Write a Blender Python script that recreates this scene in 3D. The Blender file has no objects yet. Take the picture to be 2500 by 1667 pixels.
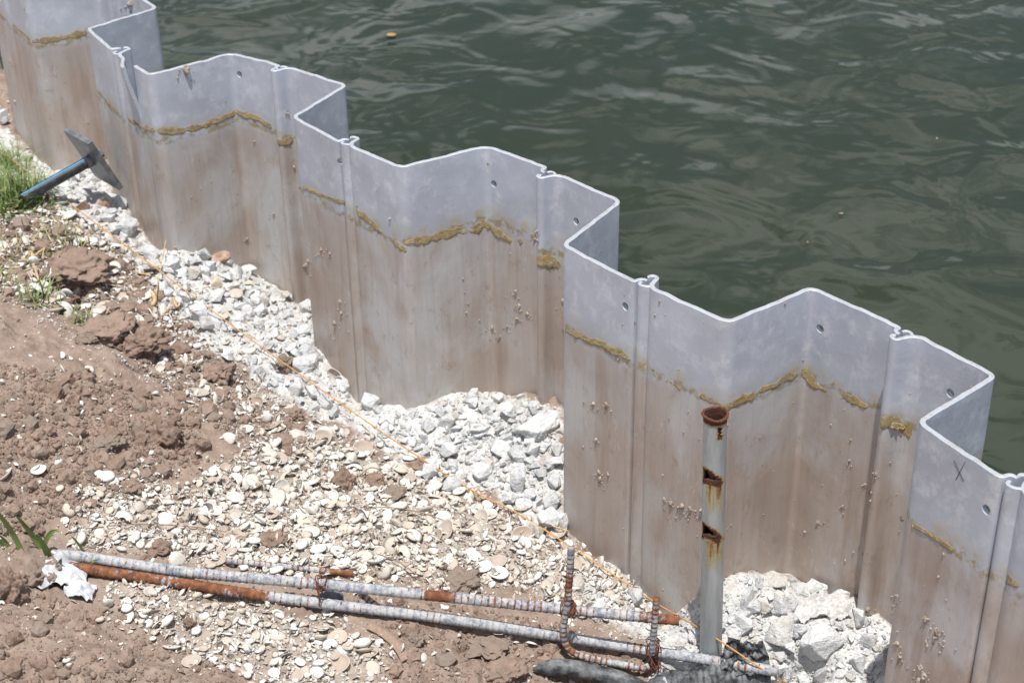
import bpy, bmesh, math, random
import numpy as np
from mathutils import Vector, Matrix

random.seed(7)
RNG = np.random.default_rng(7)
SC = bpy.context.scene
COL = SC.collection

# ------------------------------------------------------------------ camera, light, exposure
CAM_H = 1.5
PITCH, ROLL, FPX = math.radians(31.0), math.radians(-1.0), 4000.0     # focal length in pixels of a 2500 wide picture
CX, CY = 1250.0, 833.5
_f = np.array([0, math.cos(PITCH), -math.sin(PITCH)])
_u0 = np.array([0, math.sin(PITCH), math.cos(PITCH)])
_x0 = np.array([1.0, 0, 0])
AX = _x0 * math.cos(ROLL) + _u0 * math.sin(ROLL)
AU = -_x0 * math.sin(ROLL) + _u0 * math.cos(ROLL)
AF = _f
cam = bpy.data.cameras.new('camera')
cam.sensor_width = 36.0
cam.lens = 36.0 * FPX / 2500.0
cam.clip_start = 0.05
cam.clip_end = 3000
cam.dof.use_dof = True
cam.dof.focus_distance = 3.15
cam.dof.aperture_fstop = 7.0
cam_o = bpy.data.objects.new('camera', cam)
COL.objects.link(cam_o)
cam_o.matrix_world = Matrix(((AX[0], AU[0], -AF[0], 0), (AX[1], AU[1], -AF[1], 0), (AX[2], AU[2], -AF[2], CAM_H), (0, 0, 0, 1)))
SC.camera = cam_o

SUN_EL, SUN_HEAD = 76.5, 86.0          # elevation; heading in which the light travels (degrees from +x)
ld = Vector((math.cos(math.radians(SUN_HEAD)) * math.cos(math.radians(SUN_EL)),
             math.sin(math.radians(SUN_HEAD)) * math.cos(math.radians(SUN_EL)), -math.sin(math.radians(SUN_EL))))
sun = bpy.data.lights.new('sun', 'SUN')
sun.energy = 5.0
sun.angle = math.radians(0.53)
sun.color = (1.0, 0.965, 0.91)
sun_o = bpy.data.objects.new('sun', sun)
sun_o.rotation_euler = ld.to_track_quat('-Z', 'Y').to_euler()
COL.objects.link(sun_o)

world = bpy.data.worlds.new('World')
SC.world = world
world.use_nodes = True
wn, wl = world.node_tree.nodes, world.node_tree.links
for n in list(wn):
    wn.remove(n)
w_out = wn.new('ShaderNodeOutputWorld')
w_bg = wn.new('ShaderNodeBackground')
w_bg.inputs['Strength'].default_value = 0.08
w_sky = wn.new('ShaderNodeTexSky')
w_sky.sky_type = 'NISHITA'
w_sky.sun_disc = False
w_sky.sun_elevation = math.radians(SUN_EL)
w_sky.sun_rotation = math.atan2(-ld.x, -ld.y)
w_sky.dust_density = 1.6
w_tc = wn.new('ShaderNodeTexCoord')
w_map = wn.new('ShaderNodeMapping')
w_map.inputs['Scale'].default_value = (1.0, 1.0, 2.2)
w_noise = wn.new('ShaderNodeTexNoise')
w_noise.inputs['Scale'].default_value = 4.2
w_noise.inputs['Detail'].default_value = 7
w_noise.inputs['Roughness'].default_value = 0.55
w_ramp = wn.new('ShaderNodeValToRGB')
w_ramp.color_ramp.elements[0].position = 0.45
w_ramp.color_ramp.elements[1].position = 0.6
w_mix = wn.new('ShaderNodeMix')
w_mix.data_type = 'RGBA'
w_mix.inputs[7].default_value = (11.5, 11.9, 12.6, 1)          # white cloud
wl.new(w_tc.outputs['Generated'], w_map.inputs['Vector'])
wl.new(w_map.outputs['Vector'], w_noise.inputs['Vector'])
wl.new(w_noise.outputs['Fac'], w_ramp.inputs['Fac'])
wl.new(w_ramp.outputs['Color'], w_mix.inputs[0])
wl.new(w_sky.outputs['Color'], w_mix.inputs[6])
wl.new(w_mix.outputs[2], w_bg.inputs['Color'])
wl.new(w_bg.outputs['Background'], w_out.inputs['Surface'])

SC.view_settings.view_transform = 'Standard'
SC.view_settings.look = 'None'
SC.view_settings.exposure = 0.10
SC.view_settings.gamma = 1.0
SC.view_settings.use_curve_mapping = False
SC.render.engine = 'CYCLES'
SC.cycles.max_bounces = 8
SC.cycles.diffuse_bounces = 4

# ------------------------------------------------------------------ picture <-> place
D = 2500 / 2352.0            # the photograph was measured at 2352 pixels wide

def ray(px, py):
    px = np.asarray(px, float) * D
    py = np.asarray(py, float) * D
    d = ((px - CX) / FPX)[..., None] * AX - ((py - CY) / FPX)[..., None] * AU + AF
    return d

def at_z(px, py, z):
    d = ray(px, py)
    t = (z - CAM_H) / d[..., 2]
    return np.stack([d[..., 0] * t, d[..., 1] * t, np.zeros_like(t) + z], -1)

def to_px(p):
    q = np.asarray(p, float) - np.array([0, 0, CAM_H])
    w = q @ AF
    return (CX + FPX * (q @ AX) / w) / D, (CY - FPX * (q @ AU) / w) / D

def depth_of(p):
    return (np.asarray(p, float) - np.array([0, 0, CAM_H])) @ AF

# ------------------------------------------------------------------ noise
_perm = np.random.default_rng(3).permutation(512)
_perm = np.concatenate([_perm, _perm, _perm])
_grad = np.random.default_rng(4).normal(size=(512, 3))
_grad /= np.linalg.norm(_grad, axis=1)[:, None]

def perlin(x, y, z=0.0):
    x, y, z = np.broadcast_arrays(np.asarray(x, float), np.asarray(y, float), np.asarray(z, float))
    xi, yi, zi = np.floor(x).astype(int), np.floor(y).astype(int), np.floor(z).astype(int)
    xf, yf, zf = x - xi, y - yi, z - zi
    u, v, w = [t * t * t * (t * (t * 6 - 15) + 10) for t in (xf, yf, zf)]
    def g(dx, dy, dz):
        h = _perm[(_perm[(_perm[(xi + dx) & 511] + yi + dy) & 511] + zi + dz) & 511]
        gr = _grad[h]
        return gr[..., 0] * (xf - dx) + gr[..., 1] * (yf - dy) + gr[..., 2] * (zf - dz)
    def l(a, b, t):
        return a + (b - a) * t
    return l(l(l(g(0, 0, 0), g(1, 0, 0), u), l(g(0, 1, 0), g(1, 1, 0), u), v),
             l(l(g(0, 0, 1), g(1, 0, 1), u), l(g(0, 1, 1), g(1, 1, 1), u), v), w) * 1.5

def fbm(x, y, z=0.0, o=4, gain=0.5):
    s, a, f = 0, 1.0, 1.0
    for _ in range(o):
        s = s + a * perlin(x * f + 11.3 * _, y * f - 7.1 * _, np.asarray(z) * f)
        a *= gain
        f *= 2.03
    return s

def billow(x, y, z=0.0, o=3):
    s, a, f = 0, 1.0, 1.0
    for _ in range(o):
        s = s + a * (np.abs(perlin(x * f + 5.7 * _, y * f + 3.3 * _, z)) * 2 - 0.6)
        a *= 0.5
        f *= 2.1
    return s

def smooth(a, b, x):
    t = np.clip((x - a) / (b - a), 0, 1)
    return t * t * (3 - 2 * t)

def inside(poly, u, v):
    poly = np.asarray(poly, float)
    r = np.zeros(np.shape(u), bool)
    j = len(poly) - 1
    for i in range(len(poly)):
        xi, yi = poly[i]
        xj, yj = poly[j]
        c = ((yi > v) != (yj > v)) & (u < (xj - xi) * (v - yi) / (yj - yi + 1e-12) + xi)
        r ^= c
        j = i
    return r

def poly_dist(poly, u, v, closed=True):
    poly = np.asarray(poly, float)
    best = np.full(np.shape(u), 1e9)
    n = len(poly)
    for i in range(n if closed else n - 1):
        a, b = poly[i], poly[(i + 1) % n]
        ab = b - a
        t = np.clip(((u - a[0]) * ab[0] + (v - a[1]) * ab[1]) / (ab @ ab + 1e-12), 0, 1)
        best = np.minimum(best, np.hypot(u - a[0] - t * ab[0], v - a[1] - t * ab[1]))
    return best

def soft(poly, u, v, w):
    d = poly_dist(poly, u, v)
    s = np.where(inside(poly, u, v), d, -d)
    return smooth(-w, w, s)

# ------------------------------------------------------------------ mesh helpers
def new_mesh(name, V, F, mats, smooth_shade=True, fmat=None, attrs=None):
    """V (n,3); F = array (m,3)/(m,4) or list of such arrays"""
    me = bpy.data.meshes.new(name)
    V = np.asarray(V, np.float32)
    if isinstance(F, np.ndarray):
        F = [F]
    F = [np.asarray(f, np.int32) for f in F if len(f)]
    loops = np.concatenate([f.ravel() for f in F])
    tot = np.concatenate([np.full(len(f), f.shape[1], np.int32) for f in F])
    start = np.concatenate([[0], np.cumsum(tot)[:-1]]).astype(np.int32)
    me.vertices.add(len(V))
    me.vertices.foreach_set('co', V.ravel())
    me.loops.add(len(loops))
    me.loops.foreach_set('vertex_index', loops)
    me.polygons.add(len(tot))
    me.polygons.foreach_set('loop_start', start)
    me.polygons.foreach_set('loop_total', tot)
    me.polygons.foreach_set('use_smooth', np.full(len(tot), smooth_shade, bool))
    if fmat is not None:
        me.polygons.foreach_set('material_index', np.asarray(fmat, np.int32))
    for m in (mats if isinstance(mats, (list, tuple)) else [mats]):
        me.materials.append(m)
    for k, a in (attrs or {}).items():
        at = me.attributes.new(k, 'FLOAT', 'POINT')
        at.data.foreach_set('value', np.asarray(a, np.float32))
    me.update(calc_edges=True)
    me.validate()
    return me

def link(name, me, parent=None, mat=None):
    o = bpy.data.objects.new(name, me)
    if parent is not None:
        o.parent = parent
    if mat is not None:
        o.matrix_world = mat
    COL.objects.link(o)
    return o

def tag(o, label=None, cat=None, group=None, kind=None):
    if label: o['label'] = label
    if cat: o['category'] = cat
    if group: o['group'] = group
    if kind: o['kind'] = kind
    return o

def empty(name, loc, label, cat, group=None):
    o = bpy.data.objects.new(name, None)
    o.location = loc
    o.empty_display_size = 0.05
    COL.objects.link(o)
    return tag(o, label, cat, group)

def child(name, me, parent, kind=None, label=None):
    """part whose mesh is given in world coordinates"""
    o = bpy.data.objects.new(name, me)
    o.parent = parent
    base = parent
    off = Vector((0, 0, 0))
    while base is not None:
        off += Vector(base.location)
        base = base.parent
    o.location = -off
    COL.objects.link(o)
    return tag(o, label=label, kind=kind)

def frames(path):
    """parallel transport frames along a path"""
    P = np.asarray(path, float)
    T = np.gradient(P, axis=0)
    T /= np.linalg.norm(T, axis=1)[:, None] + 1e-12
    N = np.zeros_like(P)
    up = np.array([0, 0, 1.0]) if abs(T[0][2]) < 0.9 else np.array([1.0, 0, 0])
    n = up - T[0] * (up @ T[0])
    n /= np.linalg.norm(n)
    for i in range(len(P)):
        n = n - T[i] * (n @ T[i])
        n /= np.linalg.norm(n) + 1e-12
        N[i] = n
    return P, T, N, np.cross(T, N)

def resample(pts, step):
    P = np.asarray(pts, float)
    # Catmull-Rom
    out = []
    Q = np.vstack([2 * P[0] - P[1], P, 2 * P[-1] - P[-2]])
    for i in range(1, len(Q) - 2):
        n = max(2, int(np.linalg.norm(Q[i + 1] - Q[i]) / step))
        t = np.linspace(0, 1, n, endpoint=False)[:, None]
        a, b, c, d = Q[i - 1], Q[i], Q[i + 1], Q[i + 2]
        out.append(0.5 * ((2 * b) + (-a + c) * t + (2 * a - 5 * b + 4 * c - d) * t ** 2 + (-a + 3 * b - 3 * c + d) * t ** 3))
    out.append(P[-1:])
    return np.vstack(out)

def tube_arrays(path, rad, seg=10, cap=True):
    """rad: scalar, array (n,) or function(s, theta)->(n,seg)"""
    P, T, N, B = frames(path)
    s = np.concatenate([[0], np.cumsum(np.linalg.norm(np.diff(P, axis=0), axis=1))])
    th = np.linspace(0, 2 * np.pi, seg, endpoint=False)
    if callable(rad):
        R = rad(s[:, None], th[None, :])
    else:
        R = np.broadcast_to(np.asarray(rad, float).reshape(-1, 1), (len(P), seg))
    V = P[:, None, :] + R[..., None] * (np.cos(th)[None, :, None] * N[:, None, :] + np.sin(th)[None, :, None] * B[:, None, :])
    n = len(P)
    idx = np.arange(n * seg).reshape(n, seg)
    nx = np.roll(idx, -1, 1)
    F = [np.stack([idx[:-1], nx[:-1], nx[1:], idx[1:]], -1).reshape(-1, 4)]
    V = V.reshape(-1, 3)
    if cap:
        V = np.vstack([V, P[0], P[-1]])
        a, b = n * seg, n * seg + 1
        F.append(np.stack([np.full(seg, a), nx[0], idx[0]], -1))
        F.append(np.stack([np.full(seg, b), idx[-1], nx[-1]], -1))
    return V, F

def join(parts):
    Vs, Fs, off = [], {}, 0
    for V, F in parts:
        Vs.append(V)
        for f in (F if isinstance(F, list) else [F]):
            Fs.setdefault(f.shape[1], []).append(f + off)
        off += len(V)
    return np.vstack(Vs), [np.vstack(v) for v in Fs.values()]

def rand_rot(n, tilt=1.0, rng=RNG):
    """random spin about z, then a tilt of up to about `tilt` radians about a random level axis -> (n,3,3)"""
    a = rng.uniform(0, 2 * np.pi, n)
    ca, sa = np.cos(a), np.sin(a)
    Z = np.zeros((n, 3, 3))
    Z[:, 0, 0], Z[:, 0, 1], Z[:, 1, 0], Z[:, 1, 1], Z[:, 2, 2] = ca, -sa, sa, ca, 1
    ph = rng.uniform(0, 2 * np.pi, n)
    t = np.clip(rng.normal(0, tilt * 0.6, n), -1.5, 1.5) if np.isscalar(tilt) else tilt
    kx, ky = np.cos(ph), np.sin(ph)
    c, s = np.cos(t), np.sin(t)
    T = np.zeros((n, 3, 3))
    T[:, 0, 0] = c + kx * kx * (1 - c); T[:, 0, 1] = kx * ky * (1 - c); T[:, 0, 2] = ky * s
    T[:, 1, 0] = kx * ky * (1 - c); T[:, 1, 1] = c + ky * ky * (1 - c); T[:, 1, 2] = -kx * s
    T[:, 2, 0] = -ky * s; T[:, 2, 1] = kx * s; T[:, 2, 2] = c
    return T @ Z

def scatter_mesh(name, temps, which, loc, rot, scl, mat, flat=False, tint=None):
    """merge many placed copies of templates into one mesh"""
    parts, tv = [], []
    for k, (V, F) in enumerate(temps):
        ii = np.where(which == k)[0]
        if not len(ii):
            continue
        W = np.einsum('nij,nvj->nvi', rot[ii], V[None] * scl[ii][:, None, :]) + loc[ii][:, None, :]
        nv = len(V)
        offs = (np.arange(len(ii)) * nv)[:, None, None]
        parts.append((W.reshape(-1, 3), [(f[None] + offs).reshape(-1, f.shape[1]) for f in F]))
        tt = tint[ii] if tint is not None else RNG.random(len(ii))
        tv.append(np.repeat(tt, nv))
    V, F = join(parts)
    return new_mesh(name, V, F, mat, not flat, attrs={'tint': np.concatenate(tv)})

# ------------------------------------------------------------------ materials
class NT:
    def __init__(self, name):
        self.m = bpy.data.materials.new(name)
        self.m.use_nodes = True
        self.t = self.m.node_tree
        self.b = self.t.nodes['Principled BSDF']
    def n(self, kind, **kw):
        nd = self.t.nodes.new('ShaderNode' + kind)
        for k, v in kw.items():
            setattr(nd, k, v)
        return nd
    def l(self, a, b):
        self.t.links.new(a, b)
    def val(self, sock, v):
        if hasattr(v, 'is_output') or isinstance(v, bpy.types.NodeSocket):
            self.l(v, sock)
        else:
            sock.default_value = v
    def coord(self, kind='Object', scale=(1, 1, 1), loc=(0, 0, 0)):
        if kind == 'World':
            c = self.n('NewGeometry').outputs['Position']
        else:
            c = self.n('TexCoord').outputs[kind]
        mp = self.n('Mapping')
        mp.inputs['Scale'].default_value = scale
        mp.inputs['Location'].default_value = loc
        self.l(c, mp.inputs['Vector'])
        return mp.outputs['Vector']
    def noise(self, vec, scale, detail=5, rough=0.55, dist=0.0):
        nd = self.n('TexNoise')
        nd.inputs['Scale'].default_value = scale
        nd.inputs['Detail'].default_value = detail
        nd.inputs['Roughness'].default_value = rough
        nd.inputs['Distortion'].default_value = dist
        self.l(vec, nd.inputs['Vector'])
        return nd.outputs['Fac']
    def vor(self, vec, scale, out='Distance', feature='F1'):
        nd = self.n('TexVoronoi', feature=feature)
        nd.inputs['Scale'].default_value = scale
        self.l(vec, nd.inputs['Vector'])
        return nd.outputs[out]
    def ramp(self, fac, stops):
        nd = self.n('ValToRGB')
        cr = nd.color_ramp
        while len(cr.elements) < len(stops):
            cr.elements.new(0.5)
        for e, (p, c) in zip(cr.elements, stops):
            e.position = p
            e.color = (c, c, c, 1) if np.isscalar(c) else (*c, 1)
        self.l(fac, nd.inputs['Fac'])
        return nd.outputs['Color']
    def mix(self, fac, a, b, mode='MIX'):
        nd = self.n('Mix', data_type='RGBA', blend_type=mode)
        self.val(nd.inputs[0], fac)
        self.val(nd.inputs[6], a if not isinstance(a, tuple) else (*a, 1))
        self.val(nd.inputs[7], b if not isinstance(b, tuple) else (*b, 1))
        return nd.outputs[2]
    def math(self, op, a, b=0.0, c=None, clamp=False):
        nd = self.n('Math', operation=op)
        nd.use_clamp = clamp
        self.val(nd.inputs[0], a)
        self.val(nd.inputs[1], b)
        if c is not None:
            self.val(nd.inputs[2], c)
        return nd.outputs[0]
    def attr(self, name):
        return self.n('Attribute', attribute_name=name).outputs['Fac']
    def rnd(self):
        return self.n('ObjectInfo').outputs['Random']
    def bump(self, h, strength=0.5, dist=0.01, prev=None):
        nd = self.n('Bump')
        nd.inputs['Strength'].default_value = strength
        nd.inputs['Distance'].default_value = dist
        self.l(h, nd.inputs['Height'])
        if prev is not None:
            self.l(prev, nd.inputs['Normal'])
        return nd.outputs['Normal']
    def out(self, color=None, rough=None, normal=None, metal=None, spec=None):
        if color is not None: self.val(self.b.inputs['Base Color'], color if not isinstance(color, tuple) else (*color, 1))
        if rough is not None: self.val(self.b.inputs['Roughness'], rough)
        if metal is not None: self.val(self.b.inputs['Metallic'], metal)
        if spec is not None: self.val(self.b.inputs['Specular IOR Level'], spec)
        if normal is not None: self.l(normal, self.b.inputs['Normal'])
        return self.m

def mat_ground():
    t = NT('bank_soil')
    w = t.coord('World')
    big = t.noise(w, 5, 5)
    mid = t.noise(w, 38, 6, 0.6)
    fine = t.noise(w, 240, 5, 0.7)
    soil = t.mix(t.ramp(big, [(0.35, 0.0), (0.65, 1.0)]), (0.2, 0.147, 0.116), (0.275, 0.212, 0.173))
    soil = t.mix(t.ramp(mid, [(0.35, 0.0), (0.7, 1.0)]), soil, (0.34, 0.262, 0.215))
    soil = t.mix(t.math('MULTIPLY', t.ramp(t.noise(w, 15, 6, 0.7), [(0.56, 0.0), (0.68, 1.0)]), 0.6), soil, (0.15, 0.1, 0.08))
    grit = t.ramp(t.vor(w, 170, 'Distance'), [(0.0, 1.0), (0.2, 1.0), (0.28, 0.0)])
    keep = t.ramp(t.noise(w, 60, 3), [(0.56, 0.0), (0.62, 1.0)])
    soil = t.mix(t.math('MULTIPLY', t.math('MULTIPLY', grit, keep), 0.8), soil, (0.55, 0.5, 0.43))
    chalk = t.mix(t.ramp(mid, [(0.3, 0.0), (0.7, 1.0)]), (0.46, 0.45, 0.43), (0.64, 0.645, 0.64))
    chalk = t.mix(t.math('MULTIPLY', t.ramp(t.noise(w, 22, 5, 0.7), [(0.55, 0.0), (0.7, 1.0)]), 0.55), chalk, (0.36, 0.28, 0.23))
    rub = t.math('ADD', t.attr('rub'), t.math('MULTIPLY', t.math('SUBTRACT', t.noise(w, 30, 6, 0.65), 0.5), 1.5))
    mask = t.ramp(rub, [(0.35, 0.0), (0.65, 1.0)])
    shl = t.math('ADD', t.attr('shl'), t.math('MULTIPLY', t.math('SUBTRACT', t.noise(w, 45, 6, 0.7), 0.5), 1.6))
    col = t.mix(t.math('MULTIPLY', t.ramp(shl, [(0.5, 0.0), (0.95, 1.0)]), 0.65), soil, (0.44, 0.4, 0.35))
    col = t.mix(mask, col, chalk)
    nb = t.bump(fine, 0.6, 0.004)
    nb = t.bump(mid, 0.6, 0.012, nb)
    return t.out(col, 0.95, nb, spec=0.15)

def mat_stone(name, base, hi, obj=True):
    t = NT(name)
    w = t.coord('World')
    r = t.rnd() if obj else t.attr('tint')
    n1 = t.noise(w, 45, 6, 0.65)
    n2 = t.noise(w, 260, 4, 0.7)
    c = t.mix(t.ramp(n1, [(0.35, 0.0), (0.68, 1.0)]), base, hi)
    dirt = t.ramp(t.noise(w, 18, 6, 0.7), [(0.52, 0.0), (0.72, 1.0)])
    c = t.mix(t.math('MULTIPLY', dirt, 0.45), c, (0.36, 0.29, 0.235))
    v = t.math('ADD', t.math('MULTIPLY', r, 0.24), 0.84)
    vc = t.n('CombineColor')
    for i in range(3):
        t.l(v, vc.inputs[i])
    c = t.mix(1.0, c, vc.outputs[0], 'MULTIPLY')
    warm = t.ramp(t.math('FRACT', t.math('MULTIPLY', r, 7.31)), [(0.88, 0.0), (0.95, 1.0)])
    c = t.mix(t.math('MULTIPLY', warm, 0.5), c, (0.5, 0.42, 0.33), 'MULTIPLY' if False else 'MIX')
    nb = t.bump(n2, 0.8, 0.004)
    nb = t.bump(n1, 1.0, 0.012, nb)
    return t.out(c, 0.93, nb, spec=0.2)

def mat_clod(name, obj=True):
    t = NT(name)
    w = t.coord('World')
    r = t.rnd() if obj else t.attr('tint')
    n1 = t.noise(w, 50, 6, 0.65)
    n2 = t.noise(w, 300, 4, 0.7)
    a = t.mix(r, (0.175, 0.124, 0.097), (0.28, 0.213, 0.173))
    c = t.mix(t.ramp(n1, [(0.35, 0.0), (0.7, 1.0)]), a, (0.34, 0.245, 0.195))
    gr = t.ramp(t.math('FRACT', t.math('MULTIPLY', r, 5.77)), [(0.7, 0.0), (0.8, 1.0)])
    c = t.mix(t.math('MULTIPLY', gr, 0.6), c, (0.26, 0.22, 0.185))
    grit = t.ramp(t.vor(w, 210), [(0.12, 1.0), (0.2, 0.0)])
    c = t.mix(t.math('MULTIPLY', grit, t.ramp(t.noise(w, 90, 2), [(0.55, 0.0), (0.65, 0.8)])), c, (0.55, 0.5, 0.43))
    nb = t.bump(n2, 0.7, 0.004)
    nb = t.bump(n1, 0.8, 0.01, nb)
    return t.out(c, 0.96, nb, spec=0.12)

def mat_shell(name, obj=True):
    t = NT(name)
    w = t.coord('World')
    r = t.rnd() if obj else t.attr('tint')
    a = t.ramp(r, [(0.0, (0.46, 0.4, 0.33)), (0.25, (0.56, 0.535, 0.49)), (0.6, (0.67, 0.655, 0.625)), (0.85, (0.74, 0.73, 0.71)), (1.0, (0.56, 0.48, 0.38))])
    n1 = t.noise(w, 70, 5, 0.7)
    c = t.mix(t.ramp(n1, [(0.45, 0.0), (0.75, 0.8)]), a, (0.47, 0.4, 0.33))
    inn = t.attr('inner')                       # dried mud caught inside the upturned valves
    mud = t.math('MULTIPLY', inn, t.ramp(t.math('FRACT', t.math('MULTIPLY', r, 3.7)), [(0.3, 0.0), (0.45, 1.0)]))
    c = t.mix(t.math('MULTIPLY', mud, 0.8), c, (0.36, 0.28, 0.225))
    nb = t.bump(t.noise(w, 350, 4, 0.7), 0.5, 0.002)
    return t.out(c, 0.8, nb, spec=0.3)

def mat_pile():
    t = NT('galvanised_pile')
    w = t.coord('World')
    depth = t.attr('below')                     # metres below the old soil line, negative above it
    streak = t.noise(t.coord('World', (15, 15, 1.5)), 1.0, 5, 0.55)
    fine = t.noise(t.coord('World', (110, 110, 6)), 1.0, 4, 0.6)
    cloud = t.noise(w, 7.5, 7, 0.62, 0.2)
    cloud2 = t.noise(w, 26, 8, 0.72, 0.15)
    up = t.mix(t.ramp(cloud, [(0.36, 0.0), (0.66, 1.0)]), (0.40, 0.43, 0.505), (0.49, 0.53, 0.61))
    haze = t.ramp(cloud2, [(0.5, 0.0), (0.7, 0.8)])
    up = t.mix(haze, up, (0.66, 0.69, 0.74))
    tan = t.math('MULTIPLY', t.ramp(t.noise(w, 11, 6, 0.7, 0.4), [(0.56, 0.0), (0.72, 0.55)]), t.ramp(depth, [(0.0, 0.0), (0.001, 1.0)]))
    # mud-stained lower part
    lo = t.mix(t.ramp(streak, [(0.36, 0.0), (0.64, 1.0)]), (0.395, 0.318, 0.27), (0.465, 0.418, 0.385))
    lo = t.mix(t.ramp(t.noise(t.coord('World', (6, 6, 3.6)), 1.0, 7, 0.62, 0.3), [(0.46, 0.0), (0.62, 0.95)]), lo, (0.525, 0.525, 0.53))
    lo = t.mix(t.math('MULTIPLY', t.ramp(fine, [(0.5, 0.0), (0.75, 1.0)]), 0.3), lo, (0.3, 0.225, 0.175))
    rust = t.math('MULTIPLY', t.ramp(t.noise(t.coord('World', (14, 14, 1.1), (3, 1, 0)), 1.0, 5, 0.6, 0.3), [(0.56, 0.0), (0.72, 1.0)]), 0.55)
    lo = t.mix(rust, lo, (0.25, 0.155, 0.1))
    d2 = t.math('ADD', depth, t.math('MULTIPLY', t.math('SUBTRACT', cloud2, 0.5), 0.055))
    d2 = t.math('ADD', d2, t.math('MULTIPLY', t.math('SUBTRACT', streak, 0.5), 0.05))
    m = t.ramp(d2, [(0.0, 0.0), (0.022, 0.8), (0.16, 1.0)])
    c = t.mix(m, up, lo)
    rp = t.rnd()
    c = t.mix(t.math('MULTIPLY', rp, 0.22), c, t.mix(m, (0.56, 0.6, 0.66), (0.3, 0.235, 0.195)))
    splash = t.ramp(t.noise(w, 16, 8, 0.8), [(0.6, 0.0), (0.64, 0.8)])
    c = t.mix(t.math('MULTIPLY', splash, t.ramp(depth, [(0.25, 0.0), (0.5, 0.8)])), c, (0.36, 0.285, 0.235))
    tan_band = t.math('MULTIPLY', t.ramp(t.math('ABSOLUTE', t.math('ADD', d2, 0.012)), [(0.0, 0.7), (0.03, 0.0)]), t.ramp(cloud2, [(0.42, 0.0), (0.6, 1.0)]))
    c = t.mix(tan_band, c, (0.4, 0.33, 0.22))
    olive = t.math('MULTIPLY', t.ramp(t.math('ABSOLUTE', t.math('ADD', d2, -0.002)), [(0.004, 0.85), (0.011, 0.0)]), t.ramp(t.noise(w, 33, 6, 0.75), [(0.44, 0.0), (0.54, 1.0)]))
    c = t.mix(olive, c, (0.3, 0.24, 0.11))
    scr = t.ramp(t.noise(t.coord('World', (60, 60, 14), (7, 3, 2)), 1.0, 3, 0.5, 2.0), [(0.61, 0.0), (0.67, 0.6)])
    scr = t.math('MULTIPLY', scr, t.ramp(t.noise(w, 4.5, 4), [(0.52, 0.0), (0.66, 1.0)]))
    c = t.mix(t.math('MULTIPLY', scr, 0.5), c, (0.68, 0.68, 0.68))
    spk = t.ramp(t.vor(w, 120), [(0.05, 1.0), (0.1, 0.0)])
    c = t.mix(t.math('MULTIPLY', spk, t.ramp(t.noise(w, 20, 3), [(0.55, 0.0), (0.62, 0.7)])), c, (0.23, 0.19, 0.16))
    wsp = t.ramp(t.vor(w, 75), [(0.035, 1.0), (0.075, 0.0)])
    c = t.mix(t.math('MULTIPLY', wsp, t.ramp(t.noise(w, 12, 4), [(0.52, 0.0), (0.6, 0.85)])), c, (0.62, 0.61, 0.59))
    blot = t.ramp(t.noise(t.coord('World', (30, 30, 22), (5, 2, 8)), 1.0, 8, 0.78), [(0.57, 0.0), (0.64, 0.6)])
    c = t.mix(t.math('MULTIPLY', blot, m), c, (0.33, 0.25, 0.2))
    nb = t.bump(cloud2, 0.12, 0.01)
    nb = t.bump(t.noise(w, 4, 2), 0.25, 0.03, nb)
    rough = t.ramp(cloud, [(0.3, 0.42), (0.7, 0.62)])
    return t.out(c, rough, nb, metal=0.15, spec=0.5)

def mat_edge():
    t = NT('cut_metal_edge')
    w = t.coord('World')
    c = t.mix(t.ramp(t.noise(w, 42, 6, 0.75), [(0.48, 0.0), (0.68, 0.9)]), (0.39, 0.41, 0.44), (0.29, 0.265, 0.23))
    return t.out(c, 0.45, t.bump(t.noise(w, 160, 3), 0.3, 0.003), metal=0.1)

def mat_foam():
    t = NT('old_sealant')
    w = t.coord('World')
    c = t.mix(t.ramp(t.noise(w, 45, 5, 0.7), [(0.35, 0.0), (0.65, 1.0)]), (0.28, 0.21, 0.095), (0.44, 0.355, 0.215))
    c = t.mix(t.ramp(t.noise(w, 28, 4, 0.6), [(0.55, 0.0), (0.68, 0.8)]), c, (0.5, 0.31, 0.1))
    c = t.mix(t.ramp(t.noise(w, 70, 5, 0.75), [(0.55, 0.0), (0.66, 1.0)]), c, (0.45, 0.42, 0.37))
    nb = t.bump(t.noise(w, 170, 5, 0.75), 0.9, 0.005)
    return t.out(c, 0.9, nb, spec=0.2)

def mat_simple(name, a, b, scale=40, rough=0.9, bump=0.4, spec=0.3, dist=0.004, detail=5, lo=0.4, hi=0.65, metal=0.0):
    t = NT(name)
    w = t.coord('World')
    n = t.noise(w, scale, detail, 0.65)
    c = t.mix(t.ramp(n, [(lo, 0.0), (hi, 1.0)]), a, b)
    return t.out(c, rough, t.bump(t.noise(w, scale * 4, 4, 0.7), bump, dist), spec=spec, metal=metal)

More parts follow.
